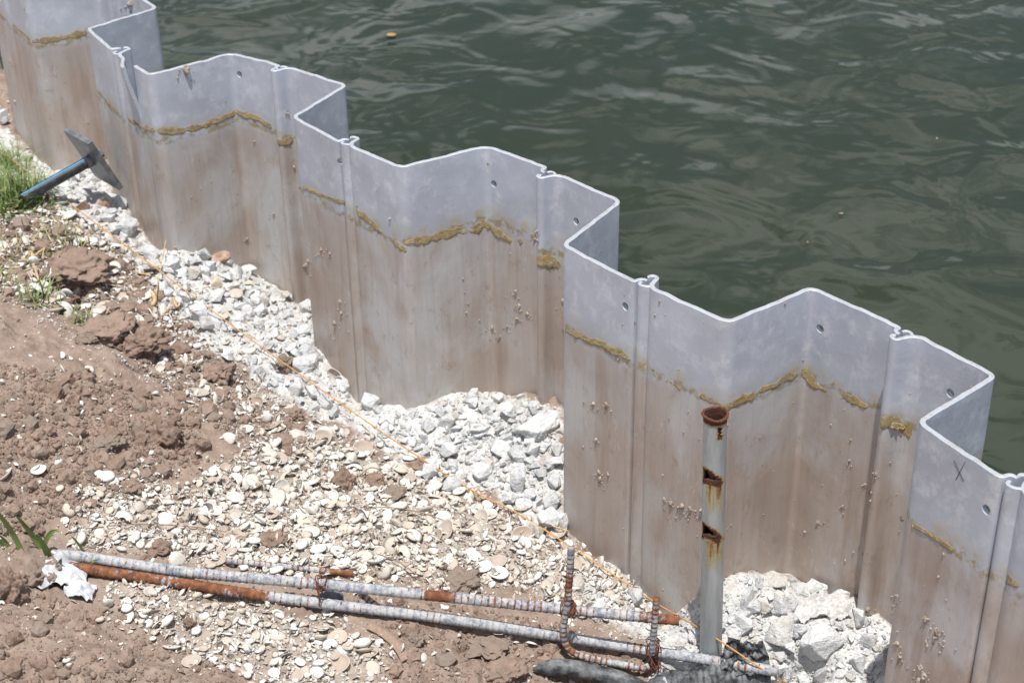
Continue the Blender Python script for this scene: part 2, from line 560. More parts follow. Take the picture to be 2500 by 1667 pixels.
def mat_rebar(name='limewashed_rebar', rustiness=0.5):
    t = NT(name)
    w = t.coord('World')
    n = t.noise(w, 60, 6, 0.75)
    c = t.mix(t.ramp(n, [(0.4, 0.0), (0.56, 1.0)]), (0.17, 0.195, 0.25), (0.44, 0.445, 0.45))
    c = t.mix(t.ramp(t.noise(w, 170, 5, 0.75), [(0.5, 0.0), (0.66, 1.0)]), c, (0.48, 0.475, 0.46))
    c = t.mix(t.math('MULTIPLY', t.attr('rib'), t.ramp(t.noise(w, 45, 3), [(0.4, 0.0), (0.62, 0.55)])), c, (0.24, 0.24, 0.26))
    rz = t.noise(w, 9, 4, 0.6)
    r2 = t.math('ADD', t.math('MULTIPLY', rz, 0.8), t.math('MULTIPLY', t.noise(w, 110, 5, 0.75), 0.75))
    r2 = t.math('ADD', r2, t.math('MULTIPLY', t.attr('rib'), 0.17))
    r2 = t.math('ADD', r2, t.math('MULTIPLY', t.math('MULTIPLY', t.attr('rusty'), t.ramp(t.noise(w, 30, 4, 0.7), [(0.34, 0.25), (0.55, 1.0)])), 0.45))
    m = t.ramp(r2, [(1.0 - 0.2 * rustiness, 0.0), (1.1 - 0.2 * rustiness, 1.0)])
    rust = t.mix(t.ramp(t.noise(w, 80, 4), [(0.4, 0.0), (0.65, 1.0)]), (0.13, 0.052, 0.03), (0.27, 0.115, 0.05))
    c = t.mix(m, c, rust)
    return t.out(c, 0.85, t.bump(t.noise(w, 220, 4, 0.7), 0.5, 0.003), spec=0.3)

def mat_pipe():
    t = NT('weathered_galvanised_pipe')
    w = t.coord('World')
    n = t.noise(t.coord('World', (40, 40, 6)), 1.0, 6, 0.65)
    c = t.mix(t.ramp(n, [(0.35, 0.0), (0.65, 1.0)]), (0.27, 0.3, 0.31), (0.40, 0.43, 0.44))
    c = t.mix(t.math('MULTIPLY', t.ramp(t.noise(t.coord('World', (60, 60, 9)), 1.0, 4), [(0.5, 0.0), (0.7, 1.0)]), 0.4), c, (0.52, 0.53, 0.52))
    ru = t.math('ADD', t.attr('rusty'), t.math('MULTIPLY', t.math('SUBTRACT', t.noise(t.coord('World', (150, 150, 30)), 1.0, 5, 0.7), 0.5), 0.9))
    stain = t.ramp(ru, [(0.12, 0.0), (0.45, 1.0)])
    c = t.mix(t.math('MULTIPLY', stain, 0.8), c, (0.36, 0.29, 0.12))
    c = t.mix(t.ramp(ru, [(0.5, 0.0), (0.85, 1.0)]), c, (0.22, 0.085, 0.03))
    c = t.mix(t.ramp(ru, [(0.85, 0.0), (1.2, 1.0)]), c, (0.075, 0.03, 0.02))
    return t.out(c, t.ramp(ru, [(0.2, 0.45), (0.6, 0.9)]), t.bump(t.noise(w, 150, 4, 0.7), 0.25, 0.003), metal=0.15)

def mat_water():
    t = NT('lake_water')
    w = t.coord('World')
    wind = t.noise(t.coord('World', (3.0, 2.6, 1)), 1.0, 2, 0.45, 0.8)
    small = t.noise(t.coord('World', (8, 7, 1)), 1.0, 2, 0.5, 1.2)
    nb = t.bump(wind, 0.25, 0.06)
    nb = t.bump(small, 0.05, 0.02, nb)
    c = t.mix(t.noise(w, 1.3, 3), (0.018, 0.027, 0.015), (0.031, 0.037, 0.021))
    m = t.out(c, 0.06, nb, spec=0.5)
    t.b.inputs['IOR'].default_value = 1.333
    return m

M = dict(
    ground=mat_ground(),
    stone=mat_stone('chalky_concrete_rubble', (0.60, 0.612, 0.62), (0.75, 0.76, 0.765)),
    stone_s=mat_stone('chalky_rubble_crumbs', (0.58, 0.588, 0.592), (0.73, 0.74, 0.74), False),
    clod=mat_clod('dry_soil_clod'), clod_s=mat_clod('dry_soil_crumb', False),
    shell=mat_shell('bleached_shell'), shell_s=mat_shell('bleached_shell_bits', False),
    pile=mat_pile(), edge=mat_edge(), foam=mat_foam(),
    barn=mat_simple('dried_mud_lump', (0.3, 0.235, 0.19), (0.42, 0.36, 0.31), 90),
    brick=mat_simple('brown_stone', (0.27, 0.16, 0.115), (0.44, 0.34, 0.28), 40),
    tan=mat_simple('tan_stone', (0.5, 0.4, 0.29), (0.6, 0.52, 0.42), 40),
    rebar=mat_rebar(), stirrup=mat_rebar('rusted_stirrup', 0.85),
    wire=mat_simple('rusty_wire', (0.1, 0.035, 0.02), (0.2, 0.07, 0.035), 120),
    pipe=mat_pipe(),
    black=mat_simple('dusty_black_plastic', (0.022, 0.024, 0.028), (0.22, 0.23, 0.24), 38, 0.5, 0.3, 0.4, 0.004, 7, 0.42, 0.7),
    plate=mat_simple('weathered_steel_plate', (0.12, 0.13, 0.145), (0.23, 0.24, 0.26), 40, 0.45, 0.2, 0.5, metal=0.3),
    blue=mat_simple('blue_plastic_stripe', (0.05, 0.3, 0.62), (0.1, 0.38, 0.68), 40, 0.4, 0.1),
    string=mat_simple('orange_twine', (0.5, 0.24, 0.06), (0.62, 0.34, 0.11), 300, 0.7, 0.3),
    straw=mat_simple('dry_straw', (0.45, 0.31, 0.15), (0.62, 0.47, 0.27), 60, 0.8, 0.2),
    twig=mat_simple('dry_root', (0.2, 0.13, 0.09), (0.36, 0.25, 0.17), 80, 0.9, 0.2),
    bag=mat_simple('white_plastic_film', (0.47, 0.48, 0.51), (0.58, 0.59, 0.61), 30, 0.35, 0.2),
    net=mat_simple('brown_netting', (0.26, 0.18, 0.14), (0.34, 0.25, 0.2), 200, 0.8, 0.3),
    water=mat_water(),
)
def mat_grass():
    t = NT('grass_blade')
    r = t.attr('tint')
    c = t.ramp(r, [(0.0, (0.11, 0.17, 0.05)), (0.5, (0.18, 0.26, 0.085)), (0.75, (0.26, 0.29, 0.12)), (0.88, (0.42, 0.34, 0.17)), (1.0, (0.5, 0.41, 0.23))])
    m = t.out(c, 0.55, spec=0.35)
    t.b.inputs['Subsurface Weight'].default_value = 0.0
    return m
M['grass'] = mat_grass()

# ------------------------------------------------------------------ wall plan (metres, top of the piles at z = 0)
PS = dict(P0=(382, 20), P1=(214, 71), P2=(365, 180), P3=(564, 127), P4=(845, 207), P5=(716, 284), P6=(979, 409), P7=(1189, 357),
          P8=(1514, 489), P9=(1375, 594), P10=(1780, 786), P11=(1982, 703), P12=(2431, 917), P13=(2242, 1031), I7=(2466, 1168),
          I1=(264, 126), I2=(661, 170), I3=(868, 332), I4=(1304, 429), I5=(1578, 678), I6=(2190, 812))
W = {k: at_z(v[0] / D, v[1] / D, 0.0)[:2] for k, v in PS.items()}
Wm = {'Pm2': np.array([-1.363, 4.506]), 'Pm1': np.array([-1.172, 4.566])}
Wm['Pm3'] = Wm['Pm2'] + 0.42 * np.array([-0.516, 0.857])
Wm['Pm4'] = Wm['Pm3'] + 0.215 * np.array([0.93, 0.37])
Wm['Pm5'] = Wm['Pm4'] + 0.41 * np.array([-0.58, 0.81])
W.update(Wm)
dI = (W['I7'] - W['P13']); dI /= np.linalg.norm(dI)
W['P14'] = W['P13'] + dI * 0.42
W['P15'] = W['P14'] + 0.21 * np.array([0.80, 0.60])
W['P16'] = W['P15'] + 0.40 * np.array([0.60, -0.80])
W['P17'] = W['P16'] + 0.21 * np.array([-0.70, -0.71])
W['P18'] = W['P17'] + 0.42 * np.array([0.58, -0.81])
CORN = ['Pm5', 'Pm4', 'Pm3', 'Pm2', 'Pm1', 'P0', 'P1', 'P2', 'P3', 'P4', 'P5', 'P6', 'P7', 'P8', 'P9', 'P10', 'P11', 'P12', 'P13', 'P14', 'P15', 'P16', 'P17', 'P18']
# flange pairs (interlock in the middle): land side flanges start with Pm3, P1, P5, P9, P13, P17
FL = [('Pm5', 'Pm4', 'W'), ('Pm3', 'Pm2', 'L'), ('Pm1', 'P0', 'W'), ('P1', 'P2', 'L'), ('P3', 'P4', 'W'), ('P5', 'P6', 'L'), ('P7', 'P8', 'W'),
      ('P9', 'P10', 'L'), ('P11', 'P12', 'W'), ('P13', 'P14', 'L'), ('P15', 'P16', 'W'), ('P17', 'P18', 'L')]
KN = {('P1', 'P2'): 'I1', ('P3', 'P4'): 'I2', ('P5', 'P6'): 'I3', ('P7', 'P8'): 'I4', ('P9', 'P10'): 'I5', ('P11', 'P12'): 'I6', ('P13', 'P14'): 'I7'}
WALL = np.array([W[c] for c in CORN])
WATER_POLY = np.vstack([WALL[0] + [-30, 45], WALL, WALL[-1] + [25, -35], [[80, -35], [80, 80], [-30, 80]]])

# ------------------------------------------------------------------ ground height
FOOT = [(-1.95, 5.4, -.6), (-2.3, 5.1, -.5), (-1.62, 5.0, -.6), (-1.6, 4.88, -.59), (-1.47, 4.68, -.585), (-1.363, 4.49, -.58), (-1.26, 4.52, -.56), (-1.36, 4.3, -.53), (-1.62, 4.5, -.52), (-1.9, 4.7, -.5), (-1.096, 4.118, -.467), (-.998, 3.949, -.491), (-.928, 3.863, -.52), (-.88, 3.808, -.485), (-.754, 3.903, -.575),
        (-.681, 3.925, -.64), (-.551, 3.801, -.66), (-.475, 3.508, -.618), (-.409, 3.457, -.665), (-.355, 3.416, -.715), (-.294, 3.329, -.676),
        (-.235, 3.237, -.621), (-.184, 3.263, -.612), (-.102, 3.309, -.615), (-.019, 3.294, -.626), (.032, 3.214, -.575), (.101, 3.148, -.575),
        (.12, 2.854, -.677), (.166, 2.811, -.704), (.245, 2.736, -.712), (.313, 2.653, -.735), (.337, 2.623, -.72), (.372, 2.578, -.63), (.432, 2.579, -.6),
        (.535, 2.652, -.656), (.63, 2.583, -.655), (.698, 2.497, -.625), (.62, 2.3, -.7), (.74, 2.1, -.74), (.95, 1.8, -.76), (.66, 2.45, -.66)]
INLAND = [(0, 400, -.40), (62, 456, -.385), (0, 455, -.375), (0, 480, -.375), (0, 640, -.365), (0, 800, -.34), (0, 1100, -.36), (0, 1260, -.40), (0, 1568, -.44), (110, 560, -.40), (200, 800, -.41), (300, 1000, -.45),
          (400, 700, -.52), (320, 640, -.5), (500, 1200, -.52), (500, 1568, -.52), (520, 900, -.545), (640, 760, -.60), (700, 960, -.59), (850, 1020, -.64), (900, 1200, -.60), (1000, 1568, -.60),
          (1000, 1060, -.665), (1130, 1050, -.66), (1210, 1090, -.655), (1180, 1280, -.65), (1300, 1400, -.66), (1300, 1568, -.66), (1450, 1400, -.69), (1620, 1500, -.68), (1800, 1420, -.645), (1900, 1440, -.65),
          (1830, 1530, -.70), (1960, 1520, -.68), (2000, 1568, -.70), (1700, 1568, -.70), (1400, 1320, -.70), (1500, 1480, -.69), (1560, 1420, -.70)]
ctrl = [np.array(FOOT)]
ctrl.append(np.array([at_z(a, b, z) for a, b, z in INLAND]))
ctrl = np.vstack(ctrl)
def tps_fit(P, lam=1e-4):
    n = len(P)
    r = np.linalg.norm(P[:, None, :2] - P[None, :, :2], axis=2)
    K = np.where(r > 0, r ** 2 * np.log(r + 1e-12), 0) + lam * np.eye(n)
    Q = np.hstack([np.ones((n, 1)), P[:, :2]])
    A = np.zeros((n + 3, n + 3))
    A[:n, :n] = K; A[:n, n:] = Q; A[n:, :n] = Q.T
    return np.linalg.solve(A, np.concatenate([P[:, 2], np.zeros(3)]))
TPS = tps_fit(ctrl)
def tps(x, y):
    z = TPS[-3] + TPS[-2] * x + TPS[-1] * y
    for (cx, cy, _), w in zip(ctrl, TPS[:-3]):
        r2 = (x - cx) ** 2 + (y - cy) ** 2
        z = z + w * 0.5 * r2 * np.log(r2 + 1e-12)
    return z

RUB1 = [(-60, 240), (10, 290), (40, 350), (170, 325), (262, 430), (330, 535), (400, 560), (540, 585), (705, 690), (745, 800), (850, 925), (1000, 905), (1090, 880), (1290, 940),
        (1290, 1190), (1320, 1225), (1250, 1215), (1130, 1120), (1010, 1100), (920, 1060), (850, 1010), (760, 960), (690, 930), (600, 890), (560, 850), (430, 760), (380, 700), (300, 590), (240, 540), (160, 480), (60, 440), (-60, 430)]
RUB2 = [(1400, 1270), (1560, 1390), (1620, 1310), (1720, 1300), (1850, 1330), (2040, 1385), (2030, 1700), (1480, 1700), (1500, 1540), (1500, 1480), (1420, 1440), (1330, 1350), (1320, 1310)]
SHELL1 = [(190, 1130), (330, 1080), (420, 1130), (560, 1050), (640, 1000), (800, 1010), (920, 1090), (1050, 1130), (1250, 1230), (1450, 1310), (1530, 1400), (1500, 1440), (1300, 1400),
          (1180, 1330), (1050, 1360), (900, 1340), (700, 1320), (400, 1290), (160, 1260)]
SHELL2 = [(230, 1330), (560, 1375), (800, 1440), (890, 1500), (860, 1640), (650, 1640), (560, 1540), (420, 1500), (280, 1400)]
SHELL3 = [(-60, 470), (150, 470), (300, 560), (380, 700), (470, 820), (640, 940), (800, 1020), (640, 1040), (540, 1000), (430, 900), (330, 800), (200, 730), (-60, 650)]
SOILBARE = [(-60, 720), (150, 760), (300, 900), (420, 1000), (420, 1100), (300, 1090), (180, 1130), (-60, 1230)]

H_X0, H_X1, H_Y0, H_Y1, H_ST = -1.95, 1.15, 1.45, 5.2, 0.0072
def zone_fields(x, y, z):
    u, v = to_px(np.stack([x, y, z], -1))
    rub = np.maximum(soft(RUB1, u, v, 60), soft(RUB2, u, v, 45))
    shl = np.maximum(np.maximum(soft(SHELL1, u, v, 40), 0.85 * soft(SHELL2, u, v, 40)), 0.45 * soft(SHELL3, u, v, 50))
    return u, v, rub, shl

PITS = [(1115, 1492, .075, .055, .03), (150, 652, .10, .075, .04), (190, 690, .085, .05, .04), (1840, 1542, .07, .06, .035), (655, 840, .05, .03, .03),
        (500, 865, .04, .06, .025), (330, 850, .045, .06, .02), (370, 1420, .03, .06, .03), (1060, 1310, .03, .05, .02)]
MOUND = [(80, 1500, .03, .2, .12), (300, 790, .04, .10, .05), (520, 850, .035, .09, .04), (380, 985, .02, .08, .05), (1085, 1310, .02, .06, .03), (300, 1545, .02, .12, .05), (1010, 1530, .02, .14, .06)]

def ground_h(x, y):
    xc, yc = np.clip(x, -2.3, 1.2), np.clip(y, 1.4, 5.4)
    z = np.clip(tps(xc, yc), -0.76, -0.22)
    u, v, rub, shl = zone_fields(xc, yc, z)
    inb = smooth(-0.2, 0.1, np.minimum.reduce([x - H_X0, H_X1 - x, y - H_Y0, H_Y1 - y]) - 0.05)
    soil = 1 - np.maximum(rub, shl)
    n = 0.012 * fbm(x * 5, y * 5, 1.0, 3)
    n = n + soil * (0.014 * billow(x * 18, y * 18, 2.0, 3) + 0.005 * billow(x * 60, y * 60, 4.0, 2)) * (0.35 + 0.9 * smooth(-0.2, 0.4, fbm(x * 4, y * 4, 9.0, 2)))
    n = n + rub * (0.012 * billow(x * 16, y * 16, 6.0, 3) + 0.003 * fbm(x * 80, y * 80, 2.0, 2))
    n = n + shl * (0.007 * billow(x * 22, y * 22, 8.0, 2) + 0.002 * fbm(x * 80, y * 80, 5.0, 2))
    z = z + n * (0.3 + 0.7 * inb)
    for (px, py, dp, rx, ry) in PITS:
        c = PC[(px, py)]
        wx = fbm(x * 14, y * 14, 3.3, 2) * 0.35
        r = np.sqrt(((x - c[0]) / rx) ** 2 + ((y - c[1]) / ry) ** 2) + wx
        z = z - dp * (1 - smooth(0.55, 1.15, r))
    for (px, py, dp, rx, ry) in MOUND:
        c = PC[(px, py)]
        r = np.sqrt(((x - c[0]) / rx) ** 2 + ((y - c[1]) / ry) ** 2) + fbm(x * 9, y * 9, 5.3, 2) * 0.25
        z = z + dp * (1 - smooth(0.2, 1.1, r))
    return z, rub, shl
PC = {}
for (px, py, *_r) in PITS + MOUND:
    zz = -0.5
    for _ in range(12):
        p = at_z(px, py, zz)
        zz = float(np.clip(tps(p[0], p[1]), -.85, -.22))
    PC[(px, py)] = p

fx = np.arange(H_X0, H_X1 + 1e-6, H_ST)
fy = np.arange(H_Y0, H_Y1 + 1e-6, H_ST)
geo = 0.03 * np.cumprod(np.full(26, 1.34))
geo = np.cumsum(geo)
gx = np.concatenate([H_X0 - geo[::-1], fx, H_X1 + geo])
gy = np.concatenate([H_Y0 - geo[::-1], fy, H_Y1 + geo])
GX, GY = np.meshgrid(gx, gy, indexing='ij')
GZ, GR, GS = ground_h(GX, GY)
wet = inside(WATER_POLY, GX, GY)
LAND = GZ.copy()
GZ = np.where(wet, -1.45, GZ)
ni, nj = GX.shape
idx = np.arange(ni * nj).reshape(ni, nj)
F = np.stack([idx[:-1, :-1], idx[1:, :-1], idx[1:, 1:], idx[:-1, 1:]], -1).reshape(-1, 4)
gme = new_mesh('ground', np.stack([GX, GY, GZ], -1).reshape(-1, 3), F, M['ground'], True, attrs={'rub': GR.ravel(), 'shl': GS.ravel()})
tag(link('ground', gme), kind='structure')
_i0 = len(geo)
HM = LAND[_i0:_i0 + len(fx), _i0:_i0 + len(fy)]
RM = GR[_i0:_i0 + len(fx), _i0:_i0 + len(fy)]
WM = wet[_i0:_i0 + len(fx), _i0:_i0 + len(fy)]

def lookup(A, x, y):
    i = np.clip((np.asarray(x) - H_X0) / H_ST, 0, A.shape[0] - 1.001)
    j = np.clip((np.asarray(y) - H_Y0) / H_ST, 0, A.shape[1] - 1.001)
    i0, j0 = i.astype(int), j.astype(int)
    a, b = i - i0, j - j0
    return A[i0, j0] * (1 - a) * (1 - b) + A[i0 + 1, j0] * a * (1 - b) + A[i0, j0 + 1] * (1 - a) * b + A[i0 + 1, j0 + 1] * a * b
def gz(x, y):
    return lookup(HM, x, y)

def hit(px, py):
    """point of the ground seen at a picture position"""
    px, py = np.asarray(px, float), np.asarray(py, float)
    z = np.full(px.shape, -0.2)
    d = ray(px, py)
    tz = np.full(px.shape, -0.1)
    done = np.zeros(px.shape, bool)
    t0 = (-0.2 - CAM_H) / d[..., 2]
    t1 = (-0.9 - CAM_H) / d[..., 2]
    best = t1.copy()
    prev = t0.copy()
    for k in range(90):
        t = t0 + (t1 - t0) * k / 89.0
        h = gz(d[..., 0] * t, d[..., 1] * t)
        below = (CAM_H + d[..., 2] * t) <= h
        new = below & ~done
        best = np.where(new, t, best)
        done |= below
    st = (t1 - t0) / 89.0
    lo, hi = best - st, best
    for _ in range(8):
        m = 0.5 * (lo + hi)
        b = (CAM_H + d[..., 2] * m) <= gz(d[..., 0] * m, d[..., 1] * m)
        hi = np.where(b, m, hi)
        lo = np.where(b, lo, m)
    x, y = d[..., 0] * hi, d[..., 1] * hi
    return np.stack([x, y, gz(x, y)], -1)
def on_land(P, margin=0.012):
    x, y = P[..., 0], P[..., 1]
    return (~inside(WATER_POLY, x, y)) & (poly_dist(WALL, x, y, False) > margin)

# ------------------------------------------------------------------ water
WATER_Z = -0.92
wx = np.concatenate([-1.9 - geo[::-1] * 6, np.arange(-1.9, 4.6, 0.028), 4.6 + geo * 6])
wy = np.concatenate([1.6 - geo[::-1] * 6, np.arange(1.6, 8.6, 0.028), 8.6 + geo * 6])
AXg, AYg = np.meshgrid(wx, wy, indexing='ij')
qx = AXg + 0.30 * fbm(AXg * 1.3 + 3, AYg * 1.5, 0.3, 2)
qy = AYg + 0.24 * fbm(AXg * 1.4 + 9, AYg * 1.7, 5.3, 2)
wv = 0.016 * fbm(qx * 1.1, qy * 1.0, 1.7, 1) + 0.0085 * perlin(qx * 2.9, qy * 2.3, 2.2) + 0.002 * perlin(qx * 5.6, qy * 4.6, 4.1) * (0.6 + perlin(qx * .8, qy * .8, 8.0))
dist = np.hypot(np.maximum(np.abs(AXg - 1.3) - 3.2, 0), np.maximum(np.abs(AYg - 5) - 3.5, 0))
wv = wv * np.exp(-dist / 3)
idx = np.arange(AXg.size).reshape(AXg.shape)
F = np.stack([idx[:-1, :-1], idx[1:, :-1], idx[1:, 1:], idx[:-1, 1:]], -1).reshape(-1, 4)
tag(link('water', new_mesh('water', np.stack([AXg, AYg, WATER_Z + wv], -1).reshape(-1, 3), F, M['water'])), kind='structure')

# ------------------------------------------------------------------ sheet piles
TH = 0.0095
def rounded(pts, rad):
    """polyline with rounded corners"""
    out = [np.array(pts[0])]
    for i in range(1, len(pts) - 1):
        p, a, b = np.array(pts[i]), np.array(pts[i - 1]), np.array(pts[i + 1])
        r = rad[i] if not np.isscalar(rad) else rad
        da, db = (a - p) / np.linalg.norm(a - p), (b - p) / np.linalg.norm(b - p)
        L = min(r, 0.49 * np.linalg.norm(a - p), 0.49 * np.linalg.norm(b - p))
        p0, p1 = p + da * L, p + db * L
        for t in np.linspace(0, 1, 8):
            out.append((1 - t) ** 2 * p0 + 2 * t * (1 - t) * p + t * t * p1)
    out.append(np.array(pts[-1]))
    return np.array(out)

def densify(P, step):
    out = []
    for a, b in zip(P[:-1], P[1:]):
        n = max(1, int(math.ceil(np.linalg.norm(b - a) / step)))
        for k in range(n):
            out.append(a + (b - a) * k / n)
    out.append(P[-1])
    return np.array(out)

FINGER = [(-16, -8), (-10.5, -6.5), (-8.5, 0), (-6.5, 6), (-1, 10), (6, 10.5)]
HOOK = [(5, 19.5), (0, 22), (1.5, 28), (8, 31), (14.5, 28.5), (18, 20), (20.5, 12), (25, 3), (34, -4.5), (46, -8)]
ARM = [(1, -1), (3, -8), (10, -11), (18, -8), (25, -2)]

def flange_frame(k):
    a, b, side = FL[k]
    A, B = W[a], W[b]
    t = (B - A) / np.linalg.norm(B - A)
    n = np.array([-t[1], t[0]])                 # to the left of the walking direction = water side
    inward = n if side == 'L' else -n           # towards the middle of the wall
    kn = KN.get((a, b))
    o = A + t * np.dot(W[kn] - A, t) if kn else 0.5 * (A + B)
    return A, B, t, inward, o

def ribbon(name, path, th, zt, zb, mats, rows=None, bend=None, top_noise=0.0018, seed=0):
    """a plate of thickness th standing on the plan polyline `path`"""
    P = np.asarray(path)
    T = np.gradient(P, axis=0)
    T /= np.linalg.norm(T, axis=1)[:, None] + 1e-12
    N = np.stack([-T[:, 1], T[:, 0]], 1)
    # mitre
    th = np.broadcast_to(th, (len(P),)) * (1 + 0.12 * fbm(np.arange(len(P)) * 0.35, seed * 1.3, 0.2, 2))
    s = np.concatenate([[0], np.cumsum(np.linalg.norm(np.diff(P, axis=0), axis=1))])
    zs = np.array(rows)
    bev = 0.0012
    rings = []
    # outline loop per point: land/bottom ... order: right side down, left side up
    cols = []
    tz = zt + top_noise * fbm(s * 30, seed * 3.1, 0.5, 3)
    for side in (-1, 1):
        for zi, z in enumerate(zs):
            off = side * (th / 2 - (bev if zi == 0 else 0))
            zz = (tz - (0 if zi == 0 else bev)) if zi <= 1 else np.full(len(P), z)
            xy = P + N * off[:, None]
            wob = 0.0012 * fbm(s * 5, z * 4, seed, 2)
            xy = xy + N * (wob if zi > 1 else 0.0012 * fbm(s * 5, 0 * s, seed, 2))[:, None]
            if bend is not None:
                xy = xy + bend(s, zz)
            cols.append(np.column_stack([xy, zz]))
    nz = len(zs)
    A = np.array(cols)                              # (2*nz, n, 3)
    n = len(P)
    V = A.reshape(-1, 3)
    ix = np.arange(2 * nz * n).reshape(2 * nz, n)
    R_, L_ = ix[:nz], ix[nz:]
    quads, fm = [], []
    def add(a, b, c, d, m):
        q = np.stack([a, b, c, d], -1).reshape(-1, 4)
        quads.append(q)
        fm.append(np.full(len(q), m))
    add(R_[1:, :-1], R_[1:, 1:], R_[:-1, 1:], R_[:-1, :-1], 0)          # right face (land)
    add(L_[:-1, :-1], L_[:-1, 1:], L_[1:, 1:], L_[1:, :-1], 0)
    add(R_[0:1, :-1], R_[0:1, 1:], L_[0:1, 1:], L_[0:1, :-1], 1)        # top
    add(L_[-1:, :-1], L_[-1:, 1:], R_[-1:, 1:], R_[-1:, :-1], 0)
    add(R_[1:, 0:1], R_[:-1, 0:1], L_[:-1, 0:1], L_[1:, 0:1], 0)        # ends
    add(R_[:-1, -1:], R_[1:, -1:], L_[1:, -1:], L_[:-1, -1:], 0)
    return V, np.vstack(quads), np.concatenate(fm)

ROWS = [0, -0.001, -0.03, -0.08, -0.13, -0.17, -0.2, -0.25, -0.32, -0.42, -0.55, -0.7, -0.9, -1.3]
SOIL_LINE = -0.183
# holes: picture position, radius
HOLES = [(553, 170), (783, 368), (1138, 421), (1440, 702), (1887, 753), (2187, 901), (2270, 1168), (1327, 507)]
LAB = {
 1: 'stained grey sheet pile partly cut by the left edge of the photo',
 2: 'farthest sheet pile at the top, its rim running out above the photo',
 3: 'sheet pile behind the steel anchor plate with the sharp far rim corner',
 4: 'sheet pile with a torn bent rim just right of the anchor plate',
 5: 'sheet pile above the brown stone, between torn pile and white block',
 6: 'sheet pile rising behind the square white block of rubble',
 7: 'sheet pile with the broad olive sealant band above the rubble heap',
 8: 'sheet pile with pale barnacled sealant at left of the rusty pipe',
 9: 'sheet pile directly behind the rusty pipe, broken sealant patches',
 10: 'sheet pile above the right rubble heap with an orange lump of sealant',
 11: 'sheet pile at the right edge with a scratched cross near its rim',
}
PATHS = {}
def build_pile(k):
    """pile between flange k and flange k+1 : half flange, web, half flange"""
    A0, B0, t0, in0, o0 = flange_frame(k)
    A1, B1, t1, in1, o1 = flange_frame(k + 1)
    hook = [o0 + t0 * a / 1000 + in0 * b / 1000 for a, b in HOOK]
    fing = [o1 + t1 * a / 1000 + in1 * b / 1000 for a, b in FINGER]
    # corner-to-corner
    main = rounded([hook[-1], B0, A1, fing[0]], 0.020)
    hk = resample([np.append(p, 0) for p in hook], 0.003)[:, :2]
    fg = resample([np.append(p, 0) for p in fing], 0.003)[:, :2]
    body = densify(main, 0.012)
    path = np.vstack([hk[:-1], body, fg[1:]])
    n_h, n_f = len(hk) - 1, len(fg) - 1
    th = np.full(len(path), TH)
    th[:n_h] = np.linspace(0.0072, TH, n_h)
    th[-n_f:] = np.linspace(TH, 0.0062, n_f)
    return path, th, n_h, n_f, (o0, t0, in0)

def bmesh_bool(obj, cutters):
    for c in cutters:
        md = obj.modifiers.new('cut', 'BOOLEAN')
        md.operation = 'DIFFERENCE'
        md.object = c
        md.solver = 'EXACT'
    dg = bpy.context.evaluated_depsgraph_get()
    me = bpy.data.meshes.new_from_object(obj.evaluated_get(dg))
    obj.modifiers.clear()
    old = obj.data
    obj.data = me
    me.name = old.name

def wall_hit(px, py):
    d = ray(px, py)
    best = None
    for k, path in PATHS.items():
        a, b = path[:-1], path[1:]
        e = b - a
        det = d[0] * (-e[:, 1]) + d[1] * e[:, 0]
        det = np.where(np.abs(det) < 1e-12, 1e-12, det)
        t = (a[:, 0] * (-e[:, 1]) + a[:, 1] * e[:, 0]) / det
        u = (d[0] * a[:, 1] - d[1] * a[:, 0]) / det
        ok = (u >= 0) & (u <= 1) & (t > 0) & (CAM_H + d[2] * t < 0.0)
        if ok.any():
            i = np.where(ok)[0][np.argmin(t[ok])]
            if best is None or t[i] < best[0]:
                nn = np.array([e[i][1], -e[i][0]]) / np.linalg.norm(e[i])     # land side
                best = (t[i], k, i + u[i], np.array([d[0] * t[i], d[1] * t[i], CAM_H + d[2] * t[i]]), np.array([nn[0], nn[1], 0.0]))
    return best

